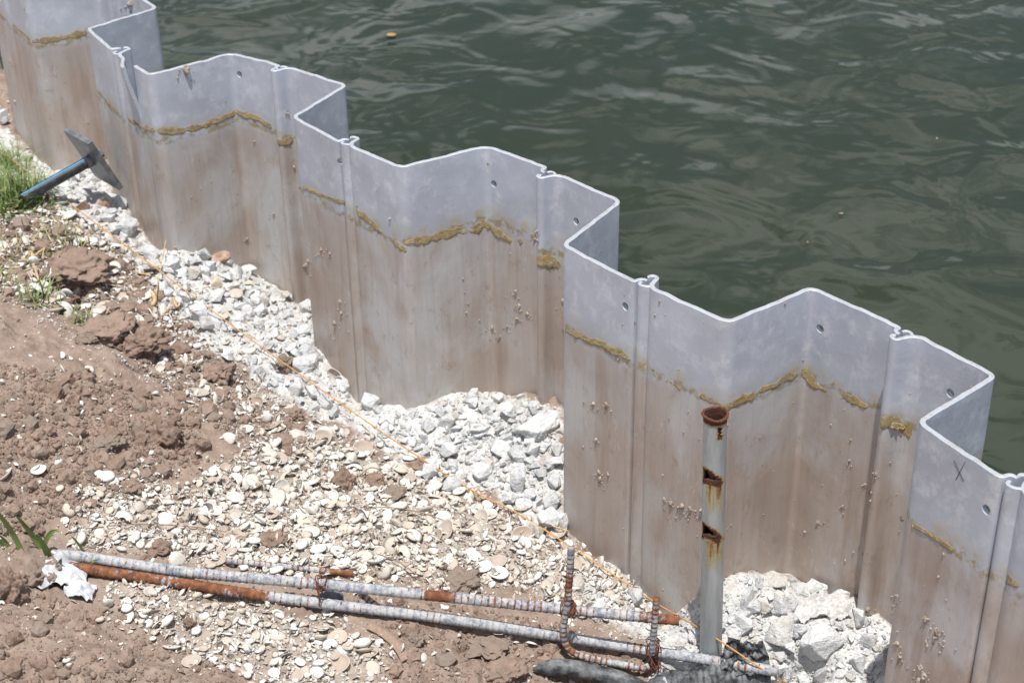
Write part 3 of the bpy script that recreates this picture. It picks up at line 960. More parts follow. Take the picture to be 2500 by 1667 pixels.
PILES = {}
defs = {}
for k in range(len(FL) - 1):
    defs[k] = build_pile(k)
    PATHS[k] = defs[k][0]
cut_by_pile = {}
for (px, py) in HOLES:
    h = wall_hit(px, py)
    if h is None:
        continue
    _, k, _, p, nn = h
    Vc, Fc = tube_arrays(np.array([p - nn * 0.03, p + nn * 0.03]), 0.0088, 16)
    c = link('cutter', new_mesh('cutter', Vc, Fc, M['pile']))
    cut_by_pile.setdefault(k, []).append(c)
for k in range(len(FL) - 1):
    path, th, n_h, n_f, (o0, t0, in0) = defs[k]
    zt = RNG.uniform(-0.002, 0.002)
    bend = None
    parts = []
    if k == 3:
        # the rim is torn short of the land corner on the far side: handled on pile 2 (left half) below
        pass
    if k == 3:
        # start of this pile: flange right of interlock I1 with a vertical tear; left part bent to the land side
        body = path
        s = np.concatenate([[0], np.cumsum(np.linalg.norm(np.diff(body, axis=0), axis=1))])
        cut = np.searchsorted(s, s[n_h] + 0.072)
        nl = -np.array([-t0[1], t0[0]])
        s_cut = s[cut]
        def bend_a(ss, z, s_cut=s_cut, nl=nl):
            w = smooth(s_cut - 0.075, s_cut, ss) * smooth(-0.16, 0.0, z)
            return nl[None, :] * (0.030 * w)[:, None]
        V1, F1, m1 = ribbon('a', body[:cut + 1], th[:cut + 1], zt, -1.3, None, ROWS, bend_a, 0.003, k)
        V2, F2, m2 = ribbon('b', body[cut:], th[cut:], zt - 0.002, -1.3, None, ROWS, None, 0.002, k + 50)
        parts = [(V1, F1, m1), (V2, F2, m2)]
    else:
        parts = [ribbon('p', path, th, zt, -1.3, None, ROWS, None, 0.0022, k)]
    arm = np.array([o0 + t0 * a / 1000 + in0 * b / 1000 for a, b in ARM])
    arm = resample([np.append(p, 0) for p in arm], 0.003)[:, :2]
    parts.append(ribbon('arm', arm, np.full(len(arm), 0.0065), zt - 0.0022, -1.3, None, ROWS, None, 0.0005, k + 9))
    off, Vs, Fs, Ms = 0, [], [], []
    for v, f, m in parts:
        Vs.append(v); Fs.append(f + off); Ms.append(m); off += len(v)
    V, F, m = np.vstack(Vs), np.vstack(Fs), np.concatenate(Ms)
    me = new_mesh('pile_sheet', V, F, [M['pile'], M['edge']], False, fmat=m)
    base = np.array([*path[len(path) // 2], -1.3])
    root = empty('sheet_pile', base, LAB.get(k + 0, 'corrugated grey sheet pile standing beyond the frame'), 'sheet pile', 'interlocked sheet piles of the retaining wall')
    o = child('pile_sheet', me, root)
    bpy.context.view_layer.update()
    if k in cut_by_pile:
        bmesh_bool(o, cut_by_pile[k])
    me = o.data
    co = np.empty(len(me.vertices) * 3, np.float32)
    me.vertices.foreach_get('co', co)
    co = co.reshape(-1, 3)
    nz = np.empty(len(me.polygons) * 3, np.float32)
    me.polygons.foreach_get('normal', nz)
    me.polygons.foreach_set('use_smooth', np.abs(nz.reshape(-1, 3)[:, 2]) < 0.4)
    if 'below' not in me.attributes:
        me.attributes.new('below', 'FLOAT', 'POINT')
    line = SOIL_LINE + 0.006 * fbm(co[:, 0] * 4, co[:, 1] * 4, 0.2, 2)
    me.attributes['below'].data.foreach_set('value', (line - co[:, 2]).astype(np.float32))
    try:
        me.set_sharp_from_angle(angle=math.radians(35))
    except Exception:
        pass
    PILES[k] = root
for cs in cut_by_pile.values():
    for c in cs:
        bpy.data.objects.remove(c)

# ------------------------------------------------------------------ sealant strips and mud on the piles
def strip(pts, hgt, thick, seed, rough=1.0):
    """pts: list of picture positions along the middle of a strip of old sealant; returns per-pile pieces"""
    pieces = {}
    P = resample([np.array([a, b, 0.0]) for a, b in pts], 2.2)[:, :2]
    for q in P:
        h = wall_hit(q[0], q[1])
        if h is None:
            continue
        pieces.setdefault(h[1], []).append((h[3], h[4]))
    out = []
    for k, arr in pieces.items():
        if len(arr) < 5:
            continue
        C = np.array([a for a, _ in arr]); N = np.array([b for _, b in arr])
        # drop jumps
        good = np.concatenate([[True], np.linalg.norm(np.diff(C, axis=0), axis=1) < 0.03])
        C, N = C[good], N[good]
        for _ in range(2):
            N[1:-1] = (N[:-2] + N[1:-1] + N[2:]) / 3
        s = np.concatenate([[0], np.cumsum(np.linalg.norm(np.diff(C, axis=0), axis=1))])
        e = smooth(0, 0.006, s) * smooth(0, 0.006, s[-1] - s)
        up = hgt * 0.42 * (0.9 + 0.9 * rough * fbm(s * 28, seed, 0.1, 3)) * (0.3 + 0.7 * e)
        dn = hgt * 0.42 * (0.9 + 1.0 * rough * fbm(s * 34, seed, 7.1, 3)) * (0.3 + 0.7 * e)
        vv = np.array([-1.0, -0.82, -0.45, 0, 0.5, 0.85, 1.0])
        prof = np.array([0.0, 0.9, 0.8, 0.45, 0.35, 0.35, 0.0])
        rowsV = []
        for v, pr in zip(vv, prof):
            z = np.where(v < 0, v * dn, v * up)
            lump = 0.6 + 0.9 * rough * fbm(s * 150, v * 3 + seed, 2.0, 2)
            dd = TH / 2 - 0.0004 + (pr * thick * lump + (0.001 if pr > 0 else 0)) * (0.35 + 0.65 * e) * 0.36
            rowsV.append(C + N * dd[:, None] + np.array([0, 0, 1.0]) * z[:, None])
        A = np.array(rowsV)
        ix = np.arange(A.shape[0] * A.shape[1]).reshape(A.shape[:2])
        Fq = np.stack([ix[:-1, :-1], ix[:-1, 1:], ix[1:, 1:], ix[1:, :-1]], -1).reshape(-1, 4)
        out.append((k, A.reshape(-1, 3), Fq))
    return out

STRIPS = [
 ([(5, 35), (40, 62), (72, 90)], .012, .003), ([(75, 92), (110, 92), (150, 84), (200, 74)], .022, .0025),
 ([(222, 200), (245, 225), (262, 248), (290, 265), (330, 290), (360, 300)], .016, .006), ([(362, 300), (400, 302), (440, 294), (490, 278), (540, 258)], .022, .003), ([(540, 255), (565, 262), (595, 272), (628, 292)], .024, .005),
 ([(636, 322), (655, 326), (674, 318)], .03, .006),
 ([(683, 428), (720, 436), (760, 452), (805, 470)], .011, .004), ([(822, 482), (850, 505), (880, 532)], .022, .007), ([(905, 552), (925, 565), (935, 575)], .02, .004),
 ([(930, 556), (980, 546), (1030, 532), (1080, 526), (1118, 510)], .034, .004), ([(1110, 512), (1130, 522), (1150, 536), (1178, 552)], .024, .006), ([(1192, 550), (1205, 556)], .016, .003),
 ([(1228, 596), (1255, 598), (1290, 608)], .032, .007),
 ([(1294, 748), (1320, 762), (1350, 775), (1390, 790), (1420, 806), (1452, 822)], .024, .007), ([(1474, 828), (1480, 832)], .026, .003), ([(1496, 838), (1530, 862), (1572, 890)], .014, .005),
 ([(1608, 905), (1640, 918), (1665, 930)], .014, .003), ([(1665, 932), (1700, 915), (1730, 902)], .03, .003), ([(1740, 896), (1780, 878), (1828, 856)], .022, .003),
 ([(1838, 852), (1860, 866), (1885, 884), (1905, 896)], .028, .004), ([(1936, 905), (1965, 918), (1998, 932)], .02, .004),
 ([(2018, 968), (2040, 966), (2075, 978), (2098, 990)], .034, .004), ([(2040, 975), (2058, 974), (2080, 978)], .016, .02),
 ([(2068, 1182), (2085, 1188)], .02, .003), ([(2098, 1200), (2130, 1218), (2165, 1240), (2198, 1262)], .013, .004), ([(2270, 1300), (2290, 1302)], .03, .004), ([(2300, 1318), (2325, 1332), (2350, 1342)], .02, .004),
]
for si, (pts, hg, tk) in enumerate(STRIPS):
    for k, V, F in strip(pts, hg, tk, si * 1.7):
        child('sealant_strip', new_mesh('sealant_strip', V, F, M['foam']), PILES[k])

def ico(sub=1):
    bm = bmesh.new()
    bmesh.ops.create_icosphere(bm, subdivisions=sub, radius=1.0)
    V = np.array([v.co[:] for v in bm.verts])
    F = np.array([[v.index for v in f.verts] for f in bm.faces])
    bm.free()
    return V, F

ICO1, ICO2, ICO3, ICO4 = ico(1), ico(2), ico(3), ico(5)
def lump(seed, base=ICO2, amp=0.35, fr=1.6):
    V, F = base
    r = 1 + amp * fbm(V[:, 0] * fr + seed * 3.3, V[:, 1] * fr + seed, V[:, 2] * fr, 3)
    return V * r[:, None], [F]
LUMPS = [lump(i + 0.5, ICO1, 0.5, 1.8) for i in range(6)]
MUD = [(742, 572, 6), (762, 582, 6), (704, 608, 9), (712, 598, 6), (1188, 667, 6), (1196, 700, 6), (1190, 730, 6), (1215, 718, 6), (1168, 748, 5), (1132, 750, 6), (1152, 770, 5), (1368, 925, 7), (1397, 926, 7), (1374, 1008, 7),
       (1380, 1082, 9), (1383, 1096, 7), (785, 690, 7), (788, 718, 7), (773, 740, 8), (1615, 1172, 9), (1570, 1160, 10), (1545, 1152, 9), (1530, 1143, 7), (1590, 1165, 8), (1655, 1195, 8),
       (1955, 1055, 5), (1990, 1110, 6), (2015, 1085, 5), (2000, 1125, 5), (1940, 1160, 6), (1882, 1196, 6), (2130, 1418, 9), (2158, 1445, 10), (2154, 1460, 9), (2072, 1505, 9), (2065, 1475, 8), (2120, 1530, 10), (2128, 1548, 12), (2116, 1560, 12),
       (1990, 1395, 9), (2062, 1365, 6), (425, 160, 12), (300, 8, 9), (25, 52, 10), (655, 260, 3), (632, 490, 5), (565, 548, 5), (28, 140, 5), (10, 150, 5), (40, 235, 7), (1325, 560, 3), (1238, 530, 5), (1232, 548, 5), (1400, 1085, 4)]
specks = {}
big = {}
rs = np.random.default_rng(21)
for (px, py, r) in MUD:
    h = wall_hit(px, py)
    if h is None: continue
    big.setdefault(h[1], []).append((h[3], h[4], r))
    for _ in range(int(r * 1.2)):
        h2 = wall_hit(px + rs.normal(0, r * 1.3), py + abs(rs.normal(0, r * 1.6)))
        if h2: specks.setdefault(h2[1], []).append((h2[3], h2[4], rs.uniform(0.6, 1.7)))
for _ in range(520):
    px, py = rs.uniform(0, 2352), rs.uniform(0, 1568)
    h = wall_hit(px, py)
    if h is None or h[3][2] < -0.75: continue
    if h[3][2] > SOIL_LINE and rs.random() < 0.6: continue
    specks.setdefault(h[1], []).append((h[3], h[4], rs.choice([0.8, 1.1, 1.6, 2.4], p=[.4, .35, .18, .07])))
for k, arr in big.items():
    for (p, n, r) in arr:
        rr = r * 0.00025 * depth_of(p) * D / 1.5
        V, F = lump(rs.uniform(0, 50), ICO2, 0.55, 1.6)
        Rm = rand_rot(1, 1.0, rs)[0]
        V = (V @ Rm.T) * rr * np.array([1, 1, 1.25]) + p + n * (TH / 2)
        child('mud_lump', new_mesh('mud_lump', V, F, M['barn'], False), PILES[k])
for k, arr in specks.items():
    n = len(arr)
    loc = np.array([p + nn * (TH / 2) for p, nn, _ in arr])
    sc = np.array([[q, q, q * 1.3] for _, _, q in arr]) * 0.0016
    me = scatter_mesh('mud_specks', LUMPS, rs.integers(0, 6, n), loc, rand_rot(n, 1.0, rs), sc, M['barn'], True)
    child('mud_specks', me, PILES[k], kind='stuff')
# two crossed scratches near the right edge, cut as thin dark burrs
hs = [wall_hit(a, b) for a, b in ((2196, 1055), (2218, 1102), (2200, 1100), (2222, 1058))]
mk_dark = mat_simple('dark_scratch', (0.05, 0.05, 0.055), (0.08, 0.08, 0.085), 80)
for a, b in ((hs[0], hs[1]), (hs[2], hs[3])):
    if a and b:
        V, F = tube_arrays(np.array([a[3] + a[4] * (TH / 2), b[3] + b[4] * (TH / 2)]), 0.0006, 6)
        child('scratch', new_mesh('scratch', V, F, mk_dark), PILES[a[1]])

# ------------------------------------------------------------------ stones, clods and shells: templates
def hull_rock(seed, n=16, flat=0.6, sub=0, amp=0.05):
    r = np.random.default_rng(seed)
    P = r.normal(size=(n, 3))
    P /= np.linalg.norm(P, axis=1)[:, None]
    P *= r.uniform(0.75, 1.05, (n, 1))
    P *= np.array([1.0, r.uniform(0.65, 0.95), flat * r.uniform(0.8, 1.2)])
    bm = bmesh.new()
    for p in P:
        bm.verts.new(p)
    bmesh.ops.convex_hull(bm, input=bm.verts[:])
    bmesh.ops.delete(bm, geom=[v for v in bm.verts if not v.link_faces], context='VERTS')
    if sub:
        bmesh.ops.bevel(bm, geom=bm.edges[:], offset=0.035, segments=1, affect='EDGES', profile=0.5)
        bmesh.ops.triangulate(bm, faces=bm.faces[:])
        for _ in range(sub):
            bmesh.ops.subdivide_edges(bm, edges=bm.edges[:], cuts=1, use_grid_fill=True)
        bmesh.ops.triangulate(bm, faces=bm.faces[:])
    bm.verts.ensure_lookup_table()
    for i, v in enumerate(bm.verts):
        v.index = i
    V = np.array([v.co[:] for v in bm.verts])
    F = np.array([[v.index for v in f.verts] for f in bm.faces])
    bm.free()
    if sub:
        N = V / np.linalg.norm(V, axis=1)[:, None]
        d = amp * fbm(V[:, 0] * 2.6 + seed, V[:, 1] * 2.6, V[:, 2] * 2.6, 4, 0.6) + amp * 0.9 * np.abs(fbm(V[:, 0] * 5, V[:, 1] * 5 + seed, V[:, 2] * 5, 3))
        V = V + N * d[:, None]
    return V, [F]
ROCK_S = [hull_rock(100 + i, 11, 0.7) for i in range(14)]
ROCK_M = [hull_rock(200 + i, 12, 0.7, 1, 0.05) for i in range(12)]
ROCK_L = [hull_rock(300 + i, 13, 0.68, 2, 0.05) for i in range(10)]
CLOD_S = [lump(60 + i, ICO1, 0.4, 1.7) for i in range(8)]
CLOD_M = [lump(80 + i * 1.3, ICO2, 0.45, 1.6) for i in range(10)]
def big_clod(seed):
    V, F = ICO4
    Q = V * 1.5
    r = 1 + 0.38 * fbm(Q[:, 0] + seed, Q[:, 1] + seed * 2, Q[:, 2], 3, 0.55) + 0.13 * billow(V[:, 0] * 3.2 + seed, V[:, 1] * 3.2, V[:, 2] * 3.2, 3) + 0.03 * fbm(V[:, 0] * 14, V[:, 1] * 14 + seed, V[:, 2] * 14, 2)
    return V * r[:, None], [F]
CLOD_L = [big_clod(5.1 + 3.7 * i) for i in range(8)]

def shell_template(seed, rings=5, seg=16, ribs=13, dome=0.42, ribamp=0.035, frac=1.0, thick=0.075):
    """one valve of a cockle / clam: a domed, ribbed, slightly lopsided cup with an umbo; outer and inner skin"""
    r = np.random.default_rng(seed)
    a = np.linspace(0, 2 * np.pi, seg, endpoint=False)
    asp = r.uniform(0.72, 0.95)
    ex, ey = np.cos(a), np.sin(a) * asp
    rim = 1 + 0.05 * np.cos(2 * a + r.uniform(0, 6)) - 0.16 * np.exp(-((np.angle(np.exp(1j * (a - np.pi / 2)))) / 0.5) ** 2) * -1
    ux, uy = r.uniform(-0.12, 0.12), 0.42 * asp                                      # umbo
    t = np.linspace(0, 1, rings + 1)[1:]
    V = [(ux, uy, dome)]
    ring = []
    for ti in t:
        rb = 1 + ribamp * ti * np.cos(a * ribs)
        x = ux + (ex * rim - ux) * ti
        y = uy + (ey * rim - uy) * ti
        z = dome * (1 - ti ** 2.1) ** 0.62 * (1 + ribamp * 1.6 * np.cos(a * ribs) * ti)
        V += list(zip(x, y, z))
    Vo = np.array(V)
    Vi = Vo.copy()
    Vi[:, :2] *= (1 - thick)
    Vi[:, 2] = Vi[:, 2] * (1 - thick * 1.4) - 0.012
    Vi[0, 2] = dome * (1 - 2.2 * thick)
    n = len(Vo)
    tri, quad = [], []
    def I(k, j): return 1 + k * seg + j % seg
    for j in range(seg):
        tri.append((0, I(0, j), I(0, j + 1)))
        tri.append((n, n + I(0, j + 1), n + I(0, j)))
        for k in range(rings - 1):
            quad.append((I(k, j), I(k + 1, j), I(k + 1, j + 1), I(k, j + 1)))
            quad.append((n + I(k, j + 1), n + I(k + 1, j + 1), n + I(k + 1, j), n + I(k, j)))
        quad.append((I(rings - 1, j), n + I(rings - 1, j), n + I(rings - 1, j + 1), I(rings - 1, j + 1)))
    V = np.vstack([Vo, Vi])
    inner = np.concatenate([np.zeros(n), np.ones(n)])
    F = [np.array(tri), np.array(quad)]
    if frac < 1:
        c0 = r.uniform(0, 2 * np.pi)
        keepv = (np.cos(np.arctan2(V[:, 1] - uy * 0.3, V[:, 0]) - c0) + 0.25 * r.normal(size=len(V)) * 0.5) > (1 - 2 * frac)
        F = [f[keepv[f].all(axis=1)] for f in F]
        used = np.unique(np.concatenate([f.ravel() for f in F])) if sum(len(f) for f in F) else np.array([0])
        mp = -np.ones(len(V), int); mp[used] = np.arange(len(used))
        V = V[used]; inner = inner[used]
        F = [mp[f] for f in F if len(f)]
    return V, F, inner
SHELL_HI = [shell_template(i, 6, 32, 15 if i % 2 else 11, 0.27 + 0.08 * (i % 3), 0.055 if i % 3 else 0.02) for i in range(8)]
SHELL_BR = [shell_template(40 + i, 5, 26, 12, 0.4, 0.04, 0.55 + 0.08 * (i % 3)) for i in range(6)]
SHELL_LO = [shell_template(20 + i, 3, 14, 7, 0.28 + 0.03 * (i % 4), 0.04) for i in range(8)]
SHELL_FR = [shell_template(60 + i, 3, 12, 5, 0.35, 0.03, 0.35 + 0.1 * (i % 4)) for i in range(10)]

def sample_px(poly_list, n, rng):
    """n picture positions uniformly inside the polygons [(poly, weight)]"""
    out = []
    for poly, m in poly_list:
        P = np.asarray(poly, float)
        lo, hi = P.min(0), P.max(0)
        got = 0
        need = int(n * m)
        while got < need:
            q = rng.uniform(lo, hi, (need * 3 + 10, 2))
            q = q[inside(P, q[:, 0], q[:, 1])][:need - got]
            out.append(q)
            got += len(q)
    return np.vstack(out)
def px_size(P, px):
    return px * D * depth_of(P) / FPX

def place(name, me, P, Rm, scale, mat=None):
    o = bpy.data.objects.new(name, me)
    m = np.eye(4)
    m[:3, :3] = Rm * np.asarray(scale)[None, :]
    m[:3, 3] = P
    o.matrix_world = Matrix(m.tolist())
    COL.objects.link(o)
    return o

# ------------------------------------------------------------------ labels of small repeats: told apart by the landmark they lie beside
MARKS = [(1238, 965, 'the big overhanging slab'), (1110, 1072, 'the white block left of the big slab'), (1040, 1108, 'the long low stone by the string'), (1292, 1190, 'the stone at the pile corner foot'),
 (1088, 906, 'the stone on the middle heap crest'), (712, 806, 'the clean square white block'), (292, 512, 'the long leaning slab'), (1872, 1345, 'the tall rounded boulder'), (1638, 1480, 'the foot of the steel pipe'),
 (1885, 1458, 'the broad flat slab'), (1800, 1440, 'the large crumbling block'), (1968, 1512, 'the stone at lower right'), (1370, 1392, 'the slab behind the bent stirrup'), (502, 590, 'the brown stone at the wall'),
 (497, 648, 'the flat tan stone'), (240, 462, 'the reddish broken stone'), (220, 400, 'the steel anchor plate'), (378, 985, 'the largest brown clod'), (250, 1008, 'the flat reddish clod'), (962, 1060, 'the reddish clod under the string'),
 (790, 1092, 'the upright brown clod'), (952, 1462, 'the round grey clod'), (98, 1296, 'the clod behind the plastic bag'), (145, 1330, 'the white plastic bag'), (172, 600, 'the undercut soil lump'), (330, 770, 'the rough dark soil lump'),
 (500, 840, 'the cracked brown lump'), (1050, 1325, 'the wide lump above the upper rebar'), (885, 1480, 'the brown netting scrap'), (1300, 1396, 'the left stirrup tie'), (1505, 1480, 'the right stirrup tie'), (737, 1335, 'the leftmost wire tie'),
 (1260, 1533, 'the open end of the black hose'), (885, 985, 'the stone under the string'), (45, 590, 'the dry straw tuft'), (88, 690, 'the tuft on the undercut lip'), (30, 1225, 'the tall green blades'), (440, 1420, 'the round tan clod'),
 (360, 1250, 'the crusted grey lump in the shells'), (620, 1232, 'the brown lump in mid shell bed'), (1120, 1490, 'the dark soil hollow'), (440, 620, 'the white stone under the upper string'), (560, 1370, 'the rusty stretch of lower rebar')]
ORD = ['nearest', 'second nearest', 'third nearest', 'fourth nearest', 'fifth nearest', 'sixth nearest', 'seventh nearest', 'eighth nearest', 'ninth nearest', 'tenth nearest', 'eleventh nearest', 'twelfth nearest', 'thirteenth nearest',
       'fourteenth nearest', 'fifteenth nearest', 'sixteenth nearest', 'seventeenth nearest', 'eighteenth nearest', 'nineteenth nearest', 'twentieth nearest']
def mark_labels(items):
    """items: list of (object, picture position, phrase); writes one label each"""
    groups = {}
    for o, (u, v), ph in items:
        best = min(MARKS, key=lambda m: (m[0] - u) ** 2 + (m[1] - v) ** 2)
        dx, dy = u - best[0], v - best[1]
        side = ('right of' if dx > 0 else 'left of') if abs(dx) > abs(dy) else ('below' if dy > 0 else 'above')
        groups.setdefault((ph, side, best[2]), []).append((math.hypot(dx, dy), o))
    for (ph, side, m), arr in groups.items():
        arr.sort(key=lambda a: a[0])
        for i, (_, o) in enumerate(arr):
            o['label'] = (ph if len(arr) == 1 else ORD[min(i, 19)] + ' ' + ph) + ' ' + side + ' ' + m
def size_word(s_, a, b):
    return 'small' if s_ < a else ('medium' if s_ < b else 'larger')

# ------------------------------------------------------------------ rubble
me_L = [new_mesh('rubble_block', V, F, M['stone'], False) for V, F in ROCK_L]
me_M = [new_mesh('rubble_stone', V, F, M['stone'], False) for V, F in ROCK_M]
me_brick = [new_mesh('brown_stone', V, F, M['brick'], False) for V, F in ROCK_L[:4]]
me_tan = [new_mesh('tan_stone', V, F, M['tan'], False) for V, F in ROCK_L[4:6]]
rr = np.random.default_rng(31)
def named_rock(name, label, cat, px, py, w, h, mesh, spin=0.0, tilt=0.0, lift=0.25, flat=None, group=None):
    """stone whose outline in the picture is about w by h pixels, resting on the ground at (px,py+h/2)"""
    P = hit(px, py + h * 0.3)
    a = px_size(P, w / 2)
    c = px_size(P, h / 2)
    sx, sy = a / 0.98, a * 0.85
    sz = (flat if flat is not None else 0.85) * c / 0.55
    Rm = np.array(Matrix.Rotation(tilt, 3, 'X') @ Matrix.Rotation(spin, 3, 'Z'))
    P = P + np.array([0, 0, c * lift])
    o = place(name, mesh, P, Rm, (sx, sy, sz))
    return tag(o, label, cat, group)
BIGS = [
 (1238, 965, 130, 85, 'big overhanging white slab at the top right of the middle heap', 0.3, 0.15), (1110, 1072, 70, 45, 'white block in the middle of the heap left of the slab', 1.0, 0.1),
 (1195, 1088, 75, 75, 'squarish white block beneath the overhanging slab', 2.0, 0.1), (1258, 1052, 60, 55, 'white stone wedged under the slab against the pile corner', 0.6, 0.3),
 (1040, 1108, 85, 42, 'long low white stone just left of the string below the heap', 0.2, 0.0), (1292, 1190, 60, 52, 'grey-white stone at the foot of the pile corner below the heap', 1.3, 0.2),
 (1088, 906, 55, 42, 'white stone on the crest of the middle heap', 0.9, 0.1), (1150, 912, 50, 38, 'small white stone on the crest beside the slab', 2.4, 0.0), (1040, 950, 45, 30, 'flat white stone at the left flank of the middle heap', 0.4, 0.2),
 (712, 806, 72, 62, 'clean square white block leaning against the pile', 0.5, 0.5), (292, 512, 85, 58, 'long pale slab leaning on the pile right of the anchor plate', 0.9, 0.5),
 (1872, 1345, 85, 62, 'tall rounded white boulder at the wall on the right heap', 0.2, 0.4), (1722, 1372, 70, 70, 'white block just right of the pipe', 1.2, 0.3), (1790, 1378, 72, 66, 'white block between the pipe and the tall boulder', 2.2, 0.2),
 (1885, 1458, 135, 85, 'broad flat grey-white slab across the middle of the right heap', 0.15, 0.25), (1972, 1408, 72, 50, 'white stone in the recess at the back of the right heap', 1.7, 0.1), (1800, 1440, 110, 80, 'large crumbling white block below the boulder', 0.7, 0.2),
 (1968, 1512, 75, 70, 'white stone at the lower right of the right heap', 1.1, 0.1), (1690, 1405, 60, 55, 'white stone touching the right side of the pipe', 0.3, 0.2), (1992, 1462, 55, 50, 'white stone in the shade of the right pile corner', 2.6, 0.2),
 (1370, 1392, 66, 62, 'pale slab standing behind the bent stirrup', 0.5, 0.6), (1600, 1452, 50, 40, 'white stone left of the pipe foot', 0.3, 0.1), (1890, 1545, 70, 45, 'white block at the bottom edge of the right heap', 0.8, 0.1),
 (1740, 1330, 45, 50, 'pointed white stone on the crest right of the pipe', 1.9, 0.3), (1640, 1350, 60, 55, 'white stone behind the pipe at the wall', 1.0, 0.1), (1930, 1365, 60, 45, 'white stone beside the tall boulder at the wall', 2.9, 0.2),
 (885, 985, 55, 32, 'grey-white stone under the string in the middle of the bank', 1.3, 0.0), (440, 620, 60, 40, 'white stone under the string on the upper rubble slope', 0.2, 0.1), (545, 620, 60, 45, 'white stone above the tan stone on the upper slope', 1.4, 0.0),
 (350, 590, 70, 60, 'white stone beside the string at the top of the slope', 2.1, 0.2), (690, 755, 62, 40, 'flat white stone above the square block', 0.1, 0.1), (790, 872, 66, 48, 'white stone below the square block at the wall', 0.6, 0.1),
 (205, 350, 40, 34, 'white stone behind the anchor plate', 0.6, 0.1), (140, 362, 45, 38, 'white stone left of the anchor plate at the wall', 1.6, 0.1), (215, 410, 55, 36, 'white stone under the anchor plate', 0.6, 0.1),
]
big_px = []
for i, (px, py, w, h, lab, sp, ti) in enumerate(BIGS):
    named_rock('rubble_block', lab, 'rubble', px, py, w, h, me_L[i % len(me_L)], sp, -ti, 0.3, group='large blocks of broken concrete')
    big_px.append((px, py, max(w, h)))
named_rock('brown_stone', 'brown stone lying at the wall above the rubble slope', 'stone', 502, 590, 74, 40, me_brick[0], 0.2, 0.0, 0.45)
named_rock('tan_stone', 'flat tan stone in the white rubble below the brown stone', 'stone', 497, 648, 36, 34, me_tan[0], 0.6, -0.4, 0.3)
named_rock('brown_stone', 'reddish broken stone under the corner of the anchor plate', 'stone', 240, 462, 38, 36, me_brick[1], 0.5, -0.3, 0.3)
named_rock('brown_stone', 'grey-brown stone between the grass and the leaning slab', 'stone', 192, 474, 50, 32, me_brick[2], 1.2, -0.2, 0.3)
named_rock('brown_stone', 'small brown stone half hidden beside the grass', 'stone', 112, 458, 28, 20, me_brick[3], 0.2, 0.0, 0.3)

Q = sample_px([(RUB1, 0.62), (RUB2, 0.38)], 2000, rr)
Q = Q + rr.normal(0, 24, Q.shape)
Ph = hit(Q[:, 0], Q[:, 1])
ok = on_land(Ph, 0.025) & (lookup(RM, Ph[:, 0], Ph[:, 1]) > rr.uniform(0.1, 0.5, len(Ph)))
Ph, Q = Ph[ok], Q[ok]
siz = px_size(Ph, np.clip(rr.lognormal(math.log(10.5), 0.5, len(Ph)), 5, 34))
order = np.argsort(-siz)
NIND = 262
def zone_word(u, v):
    if u > 1400: return 'on the heap around the pipe'
    if v > 880 and u > 980: return 'on the heap under the big slab'
    if u < 330: return 'near the anchor plate'
    if u < 760: return 'on the upper rubble slope'
    return 'along the string in mid slope'
sel = order[:NIND]
rot = rand_rot(len(Ph), 0.8, rr)
R_items = []
for i in sel:
    s = siz[i]
    f = rr.uniform(0.8, 1.25, 3)
    o = place('rubble_stone', me_M[i % len(me_M)], Ph[i] + np.array([0, 0, s * rr.uniform(0.0, 0.7)]), rot[i], s * f)
    tag(o, None, 'rubble', 'white rubble pieces ' + zone_word(*Q[i]))
    R_items.append((o, Q[i], size_word(siz[i] / px_size(Ph[i], 1.0), 17, 22) + ' white rubble piece'))
mark_labels(R_items)
rest = order[NIND:]
Q2 = sample_px([(RUB1, 0.6), (RUB2, 0.4)], 12000, rr)
Q3 = sample_px([([(-60, 470), (300, 560), (560, 880), (900, 1080), (1300, 1260), (1560, 1400), (1400, 1460), (900, 1180), (500, 980), (-60, 640)], 1.0)], 3200, rr)
Qr = np.vstack([Q2 + rr.normal(0, 40, Q2.shape), Q3])
Pr = hit(Qr[:, 0], Qr[:, 1])
ok = on_land(Pr, 0.01)
Pr = Pr[ok]
sr = px_size(Pr, np.clip(rr.lognormal(math.log(2.7), 0.5, len(Pr)), 1.3, 8))
allP = np.vstack([Ph[rest], Pr]); allS = np.concatenate([siz[rest], sr])
n = len(allP)
me = scatter_mesh('rubble_crumbs', ROCK_S, rr.integers(0, len(ROCK_S), n), allP + np.array([0, 0, 1]) * (allS * rr.uniform(-0.1, 0.5, n))[:, None], rand_rot(n, 1.0, rr),
                  allS[:, None] * rr.uniform(0.75, 1.25, (n, 3)), M['stone_s'], True)
tag(link('rubble_crumbs', me), 'small chalky white crumbs and chips of broken concrete along the wall', 'rubble', kind='stuff')

